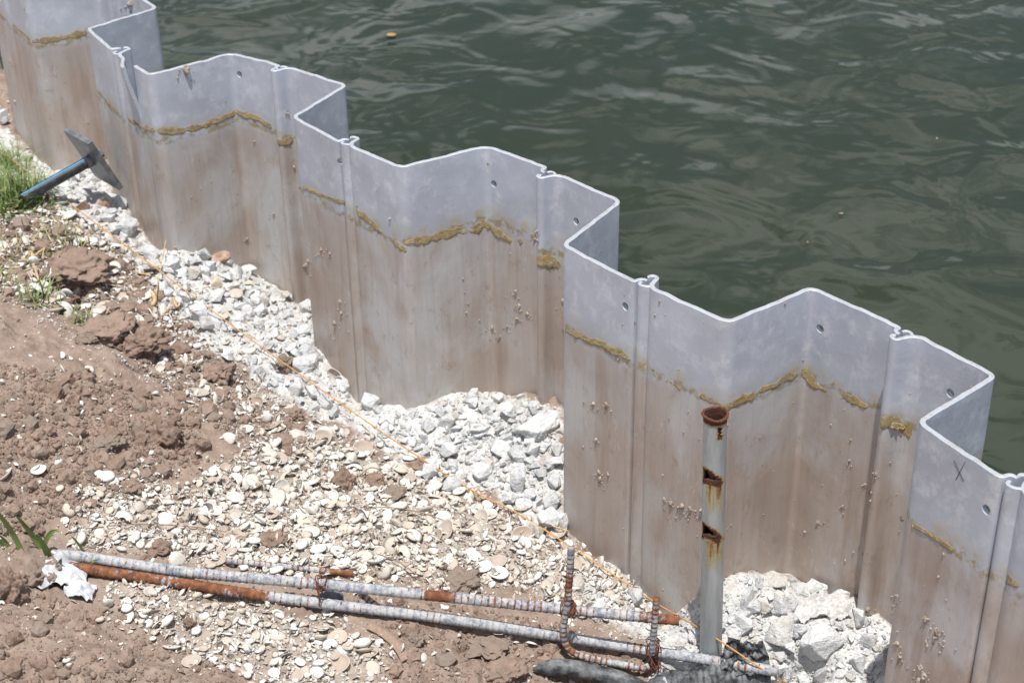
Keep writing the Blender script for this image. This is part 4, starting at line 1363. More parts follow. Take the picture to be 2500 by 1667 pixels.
# ------------------------------------------------------------------ soil clods
me_CL = [new_mesh('soil_clod', V, F, M['clod'], True) for V, F in CLOD_L]
me_CM = [new_mesh('soil_clod', V, F, M['clod'], False) for V, F in CLOD_M]
CLODS = [
 (378, 985, 88, 74, 'largest rounded brown clod on the bare soil at left', 0.4), (250, 1008, 70, 40, 'flat reddish brown clod left of the largest clod', 1.0), (962, 1060, 58, 48, 'reddish clod just under the string in mid bank', 0.3),
 (790, 1092, 62, 66, 'upright brown clod above the shell bed', 1.4), (852, 1102, 70, 34, 'long brown clod beside the upright clod', 0.1), (905, 1128, 60, 40, 'brown clod at the edge of the shell bed below the string', 0.8),
 (952, 1462, 54, 46, 'round grey clod just under the lower rebar', 0.8), (24, 1325, 80, 120, 'dark broken clod at the left edge beside the plastic bag', 0.6), (98, 1296, 92, 70, 'grey brown clod behind the white plastic bag', 1.7),
 (172, 600, 150, 84, 'undercut dark soil lump below the dry grass', 0.2), (240, 745, 120, 70, 'brown soil lump with grass along its top edge', 0.9), (330, 770, 110, 70, 'rough dark soil lump at the head of the slope', 0.5),
 (500, 840, 90, 60, 'brown soil lump with a dark cracked side above the shells', 1.1), (210, 770, 60, 44, 'dark clod at the edge of the bare soil under the grass', 0.2), (655, 822, 46, 42, 'dark brown lump under the string near the white block', 1.0),
 (1050, 1325, 105, 58, 'wide brown soil lump above the upper rebar', 0.4), (1120, 1470, 110, 34, 'brown soil lip over the dark hollow', 0.1), (280, 730, 60, 30, 'low soil lump on the upper slope', 0.6), (620, 1232, 70, 44, 'brown lump among the shells in mid bed', 0.6), (672, 944, 46, 40, 'greyish stone-like clod at mid slope', 0.3),
 (440, 1420, 34, 26, 'small round tan clod below the lower rebar', 0.2), (220, 1395, 50, 26, 'flat clod below the plastic bag', 0.2), (85, 1215, 34, 30, 'round clod among the grass blades at left', 0.2), (300, 1110, 60, 46, 'brown clod at the upper edge of the shell bed', 2.0),
 (360, 1250, 70, 40, 'crusted grey soil lump in the shell bed at left', 0.7), (1160, 1530, 90, 40, 'broken soil below the dark hollow', 0.9),
]
for i, (px, py, w, h, lab, sp) in enumerate(CLODS):
    named_rock('soil_clod', lab, 'soil clod', px, py, w, h, me_CL[i % len(me_CL)], sp, 0.0, 0.1, 0.5, group='large soil clods')
rc = np.random.default_rng(41)
BARE = [([(-60, 830), (150, 850), (300, 890), (460, 960), (470, 1060), (330, 1110), (160, 1180), (-60, 1250)], 0.42),
        ([(-60, 1330), (250, 1400), (560, 1560), (560, 1640), (-60, 1640)], 0.14), ([(0, 480), (330, 600), (560, 900), (760, 1020), (640, 1060), (440, 950), (230, 760), (0, 690)], 0.26),
        ([(780, 1360), (1280, 1420), (1500, 1500), (1500, 1640), (860, 1640), (900, 1480)], 0.18)]
Q = sample_px(BARE, 6500, rc)
P = hit(Q[:, 0], Q[:, 1])
ok = on_land(P)
P, Q = P[ok], Q[ok]
s = px_size(P, np.clip(rc.lognormal(math.log(3.3), 0.7, len(P)), 1.2, 22))
order = np.argsort(-s)
NC = 255
def clod_word(u, v):
    if v > 1330 and u > 750: return 'in the loose soil round the rebar'
    if v > 1330: return 'on the soil at the bottom left'
    if u < 430 and v > 720: return 'on the bare brown soil at left'
    return 'on the slope between grass and rubble'
rot = rand_rot(len(P), 1.0, rc)
C_items = []
for i in order[:NC]:
    f = rc.uniform(0.8, 1.25, 3) * np.array([1, 1, 0.75])
    o = place('soil_clod', me_CM[i % len(me_CM)], P[i] + np.array([0, 0, s[i] * 0.15]), rot[i], s[i] * f)
    tag(o, None, 'soil clod', 'small soil clods ' + clod_word(*Q[i]))
    C_items.append((o, Q[i], size_word(s[i] / px_size(P[i], 1.0), 10, 14) + ' crumbly soil clod'))
mark_labels(C_items)
i = order[NC:]
Qx = sample_px(BARE + [(SHELL1, 0.5), (SHELL3, 0.3), ([(-500, 1560), (2000, 1600), (2000, 2000), (-500, 2000)], 0.45), ([(-500, 600), (-40, 600), (-40, 1600), (-500, 1600)], 0.2)], 9000, rc)
Px = hit(Qx[:, 0], Qx[:, 1])
Px = Px[on_land(Px)]
sx_ = px_size(Px, np.clip(rc.lognormal(math.log(1.9), 0.55, len(Px)), 0.9, 9))
P = np.vstack([P[i], Px]); s = np.concatenate([s[i], sx_]); rot = np.concatenate([rot[i], rand_rot(len(Px), 1.0, rc)]); i = np.arange(len(P))
me = scatter_mesh('soil_crumbs', CLOD_S, rc.integers(0, 8, len(i)), P[i], rot[i], s[i][:, None] * rc.uniform(0.7, 1.2, (len(i), 3)), M['clod_s'], True)
tag(link('soil_crumbs', me), 'loose brown soil crumbs scattered over the bank', 'soil', kind='stuff')

# ------------------------------------------------------------------ shells
def shell_mesh(T, nm):
    V, F, inn = T
    return new_mesh(nm, V, F, M['shell'], True, attrs={'inner': inn})
me_SH = [shell_mesh(t, 'shell') for t in SHELL_HI]
me_SB = [shell_mesh(t, 'broken_shell') for t in SHELL_BR]
rh = np.random.default_rng(51)
Q = sample_px([(SHELL1, 0.66), (SHELL2, 0.15), (SHELL3, 0.19)], 3700, rh)
Q = Q + rh.normal(0, 16, Q.shape)
EX = sample_px([([(700, 950), (1290, 1190), (1500, 1330), (1430, 1330), (900, 1130), (700, 1000)], 0.5), ([(-60, 720), (420, 950), (300, 1090), (-60, 1200)], 0.08), ([(100, 1380), (600, 1600), (1300, 1640), (1300, 1450), (900, 1450)], 0.3),
                ([(560, 640), (700, 760), (840, 960), (560, 860), (400, 720)], 0.12)], 520, rh)
Q = np.vstack([Q, EX])
P = hit(Q[:, 0], Q[:, 1])
ok = on_land(P, 0.02) & (fbm(P[:, 0] * 9, P[:, 1] * 9, 3.0, 3) > rh.uniform(-0.85, 0.1, len(P)))
P, Q = P[ok], Q[ok]
n = len(P)
s = px_size(P, np.clip(rh.lognormal(math.log(9.4), 0.45, n), 4, 25))
kind = rh.choice(3, n, p=[0.30, 0.28, 0.42])        # dome up, cup up, broken
tl = np.clip(rh.normal(0, 0.5, n), -1.5, 1.5)
tl = np.where(kind == 1, np.pi + tl, tl)
tl = np.where(kind == 2, rh.uniform(-2.4, 2.4, n), tl)
rot = rand_rot(n, tl, rh)
dz = np.where(kind == 1, 0.24, -0.02) * s
dz = np.where(kind == 2, rh.uniform(0.0, 0.35, n) * s, dz) + rh.uniform(0, 0.006, n)
order = np.argsort(-s)
NS = 292
def shell_word(u, v):
    if v < 960 and u < 600: return 'on the dark soil of the upper slope'
    if v > 1380 and u < 900: return 'below the lower rebar'
    if u > 900: return 'between the string and the upper rebar'
    if v > 1310 and u > 900: return 'around the right rebar ends'
    return 'in the dense shell bed above the rebar'
KW = ['domed white shell', 'upturned shell cup', 'broken white shell piece']
S_items = []
GK = ['domed shells ', 'cupped shells ', 'broken shells ']
for i in order[:NS]:
    me = me_SB[i % len(me_SB)] if kind[i] == 2 else me_SH[i % len(me_SH)]
    o = place('shell' if kind[i] != 2 else 'broken_shell', me, P[i] + np.array([0, 0, dz[i]]), rot[i], s[i] * rh.uniform(0.9, 1.12, 3))
    sw = shell_word(*Q[i])
    tag(o, None, 'shell', GK[kind[i]] + sw)
    S_items.append((o, Q[i], KW[kind[i]]))
mark_labels(S_items)
i = order[NS:]
temps = [(V, F) for V, F, _ in SHELL_LO] + [(V, F) for V, F, _ in SHELL_FR]
def scatter_shells(name, which, P_, rot_, s_, label):
    parts_inner = []
    for k, T in enumerate(SHELL_LO + SHELL_FR):
        c = int((which == k).sum())
        if c: parts_inner.append(np.tile(T[2], c))
    me = scatter_mesh(name, temps, which, P_, rot_, s_, M['shell_s'])
    at = me.attributes.new('inner', 'FLOAT', 'POINT')
    a = np.concatenate(parts_inner)
    if len(a) == len(me.vertices):
        at.data.foreach_set('value', a.astype(np.float32))
    tag(link(name, me), label, 'shells', kind='stuff')
wh = np.where(kind[i] == 2, rh.integers(8, 18, len(i)), rh.integers(0, 8, len(i)))
scatter_shells('shells', wh, P[i] + np.array([0, 0, 1]) * dz[i][:, None], rot[i], s[i][:, None] * rh.uniform(0.85, 1.15, (len(i), 3)), 'countless smaller bleached shells covering the bank')
Qf = sample_px([(SHELL1, 0.62), (SHELL2, 0.16), (SHELL3, 0.2)], 30000, rh)
Qf = Qf + rh.normal(0, 18, Qf.shape)
Qf = np.vstack([Qf, sample_px([([(-60, 480), (400, 640), (900, 1000), (1500, 1380), (1480, 1640), (-60, 1640)], 0.85), ([(-400, 1600), (1900, 1600), (1900, 1950), (-400, 1950)], 0.15)], 5000, rh)])
Pf = hit(Qf[:, 0], Qf[:, 1])
Pf = Pf[on_land(Pf, 0.01) & (fbm(Pf[:, 0] * 9, Pf[:, 1] * 9, 3.0, 3) > rh.uniform(-0.85, 0.15, len(Pf)))]
nf = len(Pf)
sf = px_size(Pf, np.clip(rh.lognormal(math.log(4.2), 0.6, nf), 1.2, 15))
scatter_shells('shell_fragments', rh.integers(8, 18, nf), Pf + np.array([0, 0, 1]) * (sf * rh.uniform(-0.15, 0.45, nf))[:, None], rand_rot(nf, rh.uniform(-2.2, 2.2, nf), rh), sf[:, None] * rh.uniform(0.7, 1.2, (nf, 3)), 'broken shell fragments strewn over the soil')

# ------------------------------------------------------------------ rebar cage
def gpt(px, py, lift=0.0):
    p = hit(px, py)
    return p + np.array([0, 0, lift])
def px_at(px, py, z):
    return at_z(px, py, z)
def rebar_part(parent, path, r, mat, name, spacing=0.0128, ribh=0.0011, rusty=None, seg=14):
    P = resample(path, 0.0022)
    def rad(s, th):
        lat = np.clip(np.cos((s / spacing + 0.12 * np.sin(th) * 2) * 2 * np.pi) * 1.6 - 0.6, 0, 1)
        lon = np.exp(-(np.angle(np.exp(1j * (th - 0.4))) / 0.16) ** 2) + np.exp(-(np.angle(np.exp(1j * (th - 0.4 - np.pi))) / 0.16) ** 2)
        return r - 0.0006 + ribh * np.maximum(lat, 0.7 * lon) + 0.0003 * fbm(s * 300, th * 2, r * 900, 2)
    V, F = tube_arrays(P, rad, seg)
    s = np.concatenate([[0], np.cumsum(np.linalg.norm(np.diff(P, axis=0), axis=1))])
    lat = np.clip(np.cos((s[:, None] / spacing) * 2 * np.pi + np.zeros((1, seg))) * 1.6 - 0.6, 0, 1)
    rib = np.concatenate([lat.ravel(), [0.5, 0.5]])
    ru = np.zeros(len(V))
    if rusty is not None:
        rv = np.interp(s / s[-1], [a for a, _ in rusty], [b for _, b in rusty])
        ru = np.concatenate([np.repeat(rv, seg), [rv[0], rv[-1]]])
    return child(name, new_mesh(name, V, F, mat, True, attrs={'rib': rib, 'rusty': ru}), parent)

zr0 = float(hit(1200, 1430)[2])
LBp = [gpt(150, 1312, 0.012), gpt(215, 1322, 0.014), px_at(640, 1372, float(hit(640, 1372)[2]) + 0.016), px_at(1030, 1421, float(hit(1030, 1425)[2]) + 0.022), px_at(1400, 1479, -.652), px_at(1787, 1541, -.655)]
def dep_z(px, py, ref):
    """height at which picture position (px,py) is at the same camera depth as `ref`"""
    d = ray(px, py)
    q = d * (depth_of(ref) / (d @ AF))
    return np.array([q[0], q[1], q[2] + CAM_H])
def on_line(path, px):
    u = np.array([to_px(p)[0] for p in path])
    return np.array([np.interp(px, u, [p[k] for p in path]) for k in range(3)])
def above(px, py, path, back=0.0):
    """point seen at (px,py) lying in the upright plane through the point of `path` under the same column"""
    b = on_line(path, px)
    d = ray(px, py)
    t = (b[1] + back) / d[1]
    return np.array([d[0] * t, d[1] * t, CAM_H + d[2] * t])
UBp = [gpt(120, 1280, 0.005), gpt(180, 1292, 0.016)] + [above(x, y, LBp, bk) for x, y, bk in ((420, 1312, .02), (735, 1341, .01), (1030, 1371, .003), (1300, 1399, 0), (1560, 1424, 0))]
cage = empty('rebar_cage', LBp[3], 'rusty limewashed rebar cage end with stirrups lying across the shells', 'rebar')
rebar_part(cage, LBp, 0.0108, M['rebar'], 'rebar', rusty=[(0, .9), (.10, .9), (.13, .35), (.19, .8), (.27, .7), (.29, 0), (.78, 0.0), (.8, .3), (.82, 0), (.985, 0), (1, .5)])
rebar_part(cage, UBp, 0.0108, M['rebar'], 'rebar', rusty=[(0, 0.0), (.35, 0.0), (.42, .3), (.45, 0.05), (.585, .0), (.6, .8), (.625, .8), (.64, .0), (.8, .25), (.955, .3), (.985, .9), (1, 1)])
back = [gpt(520, 1298, 0.012), gpt(660, 1312, 0.012), gpt(812, 1328, 0.012)]
rebar_part(cage, back, 0.0065, M['stirrup'], 'stirrup', 0.011, 0.0008, [(0, 0), (.7, .1), (.8, .8), (1, .9)], 10)
def front(px, py, path, off):
    b = on_line(path, px)
    d = ray(px, py)
    t = (b[1] - off) / d[1]
    return np.array([d[0] * t, d[1] * t, CAM_H + d[2] * t])
st1 = [front(1312, 1258, UBp, .02), front(1308, 1325, UBp, .021), front(1302, 1395, UBp, .023), front(1294, 1440, LBp, .024), front(1296, 1470, LBp, .026), front(1312, 1494, LBp, .032), front(1350, 1510, LBp, .04), front(1420, 1524, LBp, .04), front(1475, 1533, LBp, .036), front(1490, 1529, LBp, .03)]
rebar_part(cage, st1, 0.0075, M['stirrup'], 'stirrup', 0.011, 0.0008, [(0, .15), (1, .15)], 10)
st2 = [front(1508, 1374, UBp, .02), front(1504, 1420, UBp, .021), front(1500, 1470, LBp, .024), front(1498, 1500, LBp, .022)]
rebar_part(cage, st2, 0.0072, M['stirrup'], 'stirrup', 0.011, 0.0008, [(0, .1), (1, 0)], 10)
st3 = [above(828, 1362, LBp, .03), above(848, 1378, LBp, .018), above(872, 1396, LBp, .002)]
rebar_part(cage, st3, 0.0072, M['stirrup'], 'stirrup', 0.011, 0.0008, [(0, .3), (1, .3)], 10)
def tie(center, r, seed, n=5, parent=None, length=0.03):
    q = np.random.default_rng(seed)
    bar = LBp[4] - LBp[3]
    bar = bar / np.linalg.norm(bar)
    parts = []
    for i in range(n):
        a = np.linspace(0, 2 * np.pi * q.uniform(0.9, 1.3), 20) + q.uniform(0, 6)
        ax = bar + np.array([0, 0, 0.75 if i % 2 else -0.75]) + q.normal(size=3) * 0.2
        ax /= np.linalg.norm(ax)
        b = np.cross(ax, [0.0, 1.0, 0.1]); b /= np.linalg.norm(b)
        c = np.cross(ax, b)
        loop = center + r * q.uniform(0.97, 1.12) * (np.cos(a)[:, None] * b + 1.1 * np.sin(a)[:, None] * c) + ax * (a[:, None] - 4) * 0.0009
        if i < 2:
            k = loop[-1]
            loop = np.vstack([loop, k + np.array([q.normal() * .3, -.5, .3]) * length * 0.3, k + np.array([q.normal() * .5, -.6, -.6]) * length * 0.6])
        parts.append(tube_arrays(resample(loop, 0.003), 0.0011, 6))
    V, F = join(parts)
    child('tie_wire', new_mesh('tie_wire', V, F, M['wire']), parent)
tie(front(1302, 1396, UBp, .007), 0.0165, 1, 7, cage)
tie(front(1499, 1484, LBp, .007), 0.0165, 2, 6, cage, 0.06)
tie(front(737, 1338, UBp, 0.0), 0.0145, 3, 4, cage, 0.06)
tie(front(1500, 1525, LBp, .02), 0.012, 4, 5, cage, 0.05)

# ------------------------------------------------------------------ galvanised pipe
pb = hit(1637, 1510)
zt_ = np.interp(950, *zip(*sorted([(to_px(np.array([pb[0], pb[1], z]))[1], z) for z in np.linspace(-.7, .3, 200)])))
lean = np.array([0.0, 0.0, 0.0])
top = np.array([pb[0], pb[1], zt_])
# shift the top sideways so that it stands where it is seen
du = (1643 - to_px(top)[0]) * D * depth_of(top) / FPX
top = top + AX * du
pipe = empty('steel_pipe', pb, 'rusty-mouthed grey steel pipe standing in the rubble', 'pipe')
nP, sg = 420, 40
base = pb - np.array([0, 0, 0.12])
path = base[None] + (top - base)[None] * np.linspace(0, 1, nP)[:, None]
R0 = 0.0213
Pp, T_, N_, B_ = frames(path)
thp = np.linspace(0, 2 * np.pi, sg, endpoint=False)
dirs = np.cos(thp)[None, :, None] * N_[:, None, :] + np.sin(thp)[None, :, None] * B_[:, None, :]
# rust holes given as picture positions on the pipe: (px, py, half width along circumference, half height)
VP = Pp[:, None, :] + R0 * dirs
uu, vv = to_px(VP.reshape(-1, 3))
uu, vv = uu.reshape(nP, sg), vv.reshape(nP, sg)
toward = (dirs @ -AF) > 0.05
HL = [([(1650, 985), (1654, 982), (1658, 986), (1658, 1002), (1654, 1006), (1650, 1001)], [(1647, 980), (1661, 980), (1661, 1012), (1647, 1012)], 0),
      ([(1608, 1072), (1623, 1081), (1638, 1093), (1647, 1102), (1642, 1106), (1630, 1102), (1608, 1099)], [(1606, 1064), (1640, 1087), (1658, 1097), (1662, 1108), (1650, 1121), (1630, 1112), (1606, 1108)], 1),
      ([(1608, 1199), (1622, 1208), (1634, 1219), (1643, 1228), (1640, 1231), (1628, 1228), (1608, 1226)], [(1606, 1192), (1640, 1216), (1656, 1227), (1661, 1236), (1648, 1250), (1628, 1238), (1606, 1234)], 1)]
field = np.full((nP, sg), -9.0)
rust = np.zeros((nP, sg))
for hole_poly, rust_poly, sl in HL:
    wob = 1.6 * fbm(uu * 0.25, vv * 0.25, 2.0, 2)
    dh = poly_dist(hole_poly, uu, vv); dh = np.where(inside(hole_poly, uu, vv), dh, -dh) + wob
    dr = poly_dist(rust_poly, uu, vv); dr = np.where(inside(rust_poly, uu, vv), dr, -dr) + 2.4 * wob + 3 * fbm(uu * 0.5, vv * 0.5, 6.0, 2)
    dh = np.where(toward, dh, -99); dr = np.where(toward, dr, -99)
    field = np.maximum(field, dh / 12.0)
    rust = np.maximum(rust, np.where(toward, 1.2 * smooth(-6 if sl else -3, 5, dr), 0))
    if sl:
        yb = max(p[1] for p in rust_poly)
        dv_ = vv - yb + 8
        drip = np.where(toward & (dv_ > 0), (1 - smooth(0, 100, dv_)) * smooth(1616, 1626, uu) * (1 - smooth(1656, 1664, uu)), 0)
        rust = np.maximum(rust, 0.85 * drip * (0.85 + 0.7 * fbm(uu * 0.22, vv * 0.012, 1.0, 3)))
hh_ = np.linspace(0, 1, nP)[:, None]
rust = np.maximum(rust, smooth(0.972, 0.99, hh_) * 1.25)
flare = 0.0018 * smooth(0.978, 1.0, hh_) * (1 + 0.4 * np.sin(thp * 3)[None, :])
bulge = 0.0035 * np.exp(-((field - 0.0) / 0.45) ** 2) * (field > -1.5) * np.where(toward, 1, 0)
jag = 0.0015 * smooth(0.98, 1, hh_) * fbm(thp * 3, 2.2, 0.3, 2)[None, :]
dent = 0.0
RO = R0 + flare + jag - 0.0 * bulge
RO = RO - 0.004 * np.clip(field + 0.15, 0, 1) * np.where(toward, 1, 0) + 0.0012 * smooth(0.5, 1.0, rust) * fbm(uu * 0.2, vv * 0.2, 0.7, 3)
VO = Pp[:, None, :] + RO[..., None] * dirs
VI = Pp[:, None, :] + (RO - 0.0038)[..., None] * dirs
ix = np.arange(nP * sg).reshape(nP, sg)
nx = np.roll(ix, -1, 1)
hole_v = field > 0.0
fo = np.stack([ix[:-1], nx[:-1], nx[1:], ix[1:]], -1).reshape(-1, 4)
hv = hole_v.ravel()
keepf = ~(hv[fo].sum(1) >= 3)
fi = fo[:, ::-1] + nP * sg
rimq = np.stack([ix[-1], nx[-1], nx[-1] + nP * sg, ix[-1] + nP * sg], -1)
V = np.vstack([VO.reshape(-1, 3), VI.reshape(-1, 3)])
rv = np.concatenate([rust.ravel(), np.full(nP * sg, 1.25)])
# edges of the holes
Fk = fo[keepf]
edge = {}
for q in Fk:
    for a, b in zip(q, np.roll(q, -1)):
        edge[(a, b)] = edge.get((a, b), 0) + 1
bd = [(a, b) for (a, b) in edge if (b, a) not in edge and not (a >= (nP - 1) * sg and b >= (nP - 1) * sg) and not (a < sg and b < sg)]
rim2 = np.array([(b, a, a + nP * sg, b + nP * sg) for a, b in bd], int) if bd else np.zeros((0, 4), int)
child('pipe_tube', new_mesh('pipe_tube', V, [np.vstack([Fk, fi[keepf], rimq, rim2])], M['pipe'], True, attrs={'rusty': rv}), pipe)
Vr, Fr = tube_arrays(resample([top - np.array([0, 0, .001]) + (R0 + .0010) * (math.cos(a) * N_[-1] + math.sin(a) * B_[-1]) * (1 + 0.05 * math.sin(3 * a)) + np.array([0, 0, 0.0016 * math.sin(2 * a)]) for a in np.linspace(0, 2 * np.pi, 24)], 0.004),
                     lambda s, th: 0.0024 + 0.0011 * fbm(s * 160, th, 0.4, 3), 10)
child('rusted_lip', new_mesh('rusted_lip', Vr, Fr, M['wire']), pipe)

# ------------------------------------------------------------------ tie rod with its anchor plate
nl = np.array([-0.737, -0.676, 0.0])
tw = np.array([0.676, -0.737, 0.0])
pc = at_z(228 * 1.0 / D, 388 / D, -0.315)
th_p = math.radians(24)
e1 = tw
e2 = math.cos(th_p) * np.array([0, 0, -1.0]) + math.sin(th_p) * (-nl)
e3 = np.cross(e1, e2)
if e3 @ nl < 0: e3 = -e3
root = empty('tie_rod_anchor', pc, 'square steel anchor plate on a black sleeved tie rod', 'anchor plate')
def box(c, a, b, d, ha, hb, hd, mats, bev=0.0):
    bm = bmesh.new()
    vs = []
    for i in (-1, 1):
        for j in (-1, 1):
            for k in (-1, 1):
                vs.append(bm.verts.new(c + a * ha * i + b * hb * j + d * hd * k))
    bmesh.ops.convex_hull(bm, input=vs)
    if bev:
        bmesh.ops.dissolve_limit(bm, angle_limit=0.01, verts=bm.verts[:], edges=bm.edges[:])
        bmesh.ops.bevel(bm, geom=bm.edges[:], offset=bev, segments=2, affect='EDGES', profile=0.5)
    bmesh.ops.recalc_face_normals(bm, faces=bm.faces[:])
    me = bpy.data.meshes.new('block')
    bm.to_mesh(me)
    bm.free()
    for m in mats: me.materials.append(m)
    return me
child('plate', box(pc, e1, e2, e3, 0.063, 0.086, 0.0075, [M['plate']], 0.0015), root)
rd = np.array([-0.737, -0.676, -0.2]); rd /= np.linalg.norm(rd)
V, F = tube_arrays(np.array([pc, pc + rd * 0.026]), 0.0168, 20)
child('collar', new_mesh('collar', V, F, M['plate']), root)
rod = np.array([pc + rd * s_ for s_ in np.linspace(0.022, 0.222, 30)])
V, F = tube_arrays(rod, 0.0148, 20)
slv = child('sleeve', new_mesh('sleeve', V, F, mat_simple('black_sleeve', (0.02, 0.022, 0.026), (0.1, 0.105, 0.11), 45, 0.4, 0.2, 0.5, 0.003, 6, 0.5, 0.8)), root)
_, _, Nn, Bn = frames(rod)
upv = np.array([0, 0, 1.0]) - rd * rd[2]; upv /= np.linalg.norm(upv)
sd = np.cross(rd, upv)
V, F = tube_arrays(rod + (upv * math.cos(.25) + sd * math.sin(-.25)) * 0.0138, 0.0022, 8)
child('stripe', new_mesh('stripe', V, F, M['blue']), root)
nutc = pc - e3 * 0.017
hexa = [(math.cos(i * math.pi / 3), math.sin(i * math.pi / 3)) for i in range(6)]
V = np.array([nutc + (e1 * a + e2 * b) * 0.014 + e3 * s_ for s_ in (-0.011, 0.0105) for a, b in hexa])
F = [np.array([[i, (i + 1) % 6, 6 + (i + 1) % 6, 6 + i] for i in range(6)]), np.array([[5, 4, 3, 2, 1, 0], [6, 7, 8, 9, 10, 11]])]
child('nut', new_mesh('nut', V, F, M['plate'], False), root)

# ------------------------------------------------------------------ string line
SP = [(-30, 318, .05), (0, 345, .045), (190, 490, .03), (350, 610, .03), (510, 730, .03), (650, 832, .028), (860, 980, .03), (1010, 1080, .025), (1110, 1140, .02), (1170, 1168, .02), (1260, 1222, .02), (1410, 1320, .02), (1520, 1392, .025), (1600, 1438, .04), (1660, 1475, .05), (1750, 1535, .05), (1830, 1582, .05), (1990, 1680, .05)]
sp = np.array([at_z(a, b, float(hit(a, b)[2]) + l) for a, b, l in SP])
sp = resample(sp, 0.004)
V, F = tube_arrays(sp, lambda s, th: 0.0015 + 0.0004 * np.cos(s * 900 + th * 2), 7)
tag(link('string_line', new_mesh('string_line', V, F, M['string'])), 'orange builder string stretched along the bank in front of the wall', 'string')

# ------------------------------------------------------------------ black hoses
def hp(px, py, lift):
    return at_z(px, py, float(hit(px, py)[2]) + lift)
hz = -0.655
hose = [hp(1226, 1537, .006), hp(1262, 1533, .022), hp(1310, 1533, .03), hp(1370, 1545, .03), hp(1430, 1562, .025), hp(1500, 1595, .015), hp(1580, 1640, 0.0)]
hs_ = resample(hose, 0.006)
def hose_r(s, th):
    return (0.0165 + 0 * th) * (0.35 + 0.65 * smooth(0, 0.035, s)) + 0.0006 * fbm(s * 40, th, 0.2, 2)
V, F = tube_arrays(hs_, hose_r, 20)
tag(link('black_hose', new_mesh('black_hose', V, F, M['black'])), 'dusty black hose curving into the soil at the bottom edge', 'hose')
cp = [hp(1440, 1625, -.005), hp(1535, 1577, .006), hp(1620, 1562, .01), hp(1700, 1557, .012), hp(1762, 1556, .012)]
cp = resample(cp, 0.0025)
def corr_r(s, th):
    return 0.027 + 0.0022 * np.clip(np.sin(s / 0.0125 * 2 * np.pi + 0.5 * np.sin(th)) * 2, -1, 1) * 0.5 + 0.006 * fbm(s * 22, np.sin(th) * 2, 0.2, 3)
V, F = tube_arrays(cp, corr_r, 26)
drain = empty('drain_pipe', cp[len(cp) // 2], 'crumpled black corrugated drain pipe under the lower rebar end', 'drain pipe')
child('corrugated_pipe', new_mesh('corrugated_pipe', V, F, M['black']), drain)
# flap of torn black plastic standing up behind the bar
fc = hp(1712, 1512, .05)
us, vs_ = np.meshgrid(np.linspace(-1, 1, 26), np.linspace(-1, 1, 18), indexing='ij')
rad = 0.045
fold = 0.010 * fbm(us * 2.2 + 4, vs_ * 2.2, 0.1, 3) + 0.006 * billow(us * 4, vs_ * 3, 1.0, 2)
FX = us[..., None] * AX * 0.047 * (1 - 0.25 * np.maximum(vs_, 0)[..., None]) + vs_[..., None] * np.array([0, .35, .55]) * 0.048 + fold[..., None] * np.array([0, -1.6, .5])
V = (fc + FX).reshape(-1, 3)
V2 = V + np.array([0, 0.002, -0.0012])
ix = np.arange(26 * 18).reshape(26, 18)
f1 = np.stack([ix[:-1, :-1], ix[1:, :-1], ix[1:, 1:], ix[:-1, 1:]], -1).reshape(-1, 4)
child('torn_flap', new_mesh('torn_flap', np.vstack([V, V2]), [np.vstack([f1, f1[:, ::-1] + 468])], M['black']), drain)

# ------------------------------------------------------------------ plastic bag scraps
def crumple(c, w, d, h, seed, mat, name, nu=60, nv=46, wr=1.0):
    a, b = np.meshgrid(np.linspace(-1, 1, nu), np.linspace(-1, 1, nv), indexing='ij')
    edge = 1 + 0.16 * fbm(a * 1.1 + seed, b * 1.1, seed, 1)
    x = c[0] + a * w / 2 * edge
    y = c[1] + b * d / 2 * edge
    dome = np.clip(1 - (a ** 2 + b ** 2) * 0.75, 0, 1)
    z = gz(x, y) + 0.004 + h * (0.6 * dome + 0.42 * np.abs(fbm(a * 1.5 + seed, b * 2.0, 0.3, 2)) + 0.10 * wr * np.abs(fbm(a * 3.5 * wr + seed, b * 4.5 * wr, 1.0, 3))) 
    x = x + 0.12 * h * fbm(a * 2, b * 2, seed + 2, 1)
    ix = np.arange(nu * nv).reshape(nu, nv)
    f = np.stack([ix[:-1, :-1], ix[1:, :-1], ix[1:, 1:], ix[:-1, 1:]], -1).reshape(-1, 4)
    V = np.stack([x, y, z], -1).reshape(-1, 3)
    V2 = V - np.array([0, 0, 0.0012])
    return new_mesh(name, np.vstack([V, V2]), [np.vstack([f, f[:, ::-1] + nu * nv])], mat, True)
pb_ = hit(145, 1330)
tag(link('plastic_bag', crumple(pb_, .10, .08, .036, 3.3, M['bag'], 'plastic_bag')), 'crumpled torn white plastic bag beside the left rebar ends', 'plastic bag')
pb2 = hit(185, 1365)
tag(link('plastic_scrap', crumple(pb2, .05, .045, .03, 8.3, M['bag'], 'plastic_scrap', 30, 26)), 'small twisted white plastic scrap below the plastic bag', 'plastic scrap')
pb3 = hit(1885, 1395)
tag(link('plastic_film', crumple(pb3 + np.array([0, 0, .02]), .115, .055, .035, 5.1, mat_simple('dirty_film', (0.5, 0.48, 0.465), (0.6, 0.585, 0.57), 30, 0.5), 'plastic_film', 70, 50, 2.4)), 'dirty crumpled film lying over the stones of the right heap', 'plastic film')
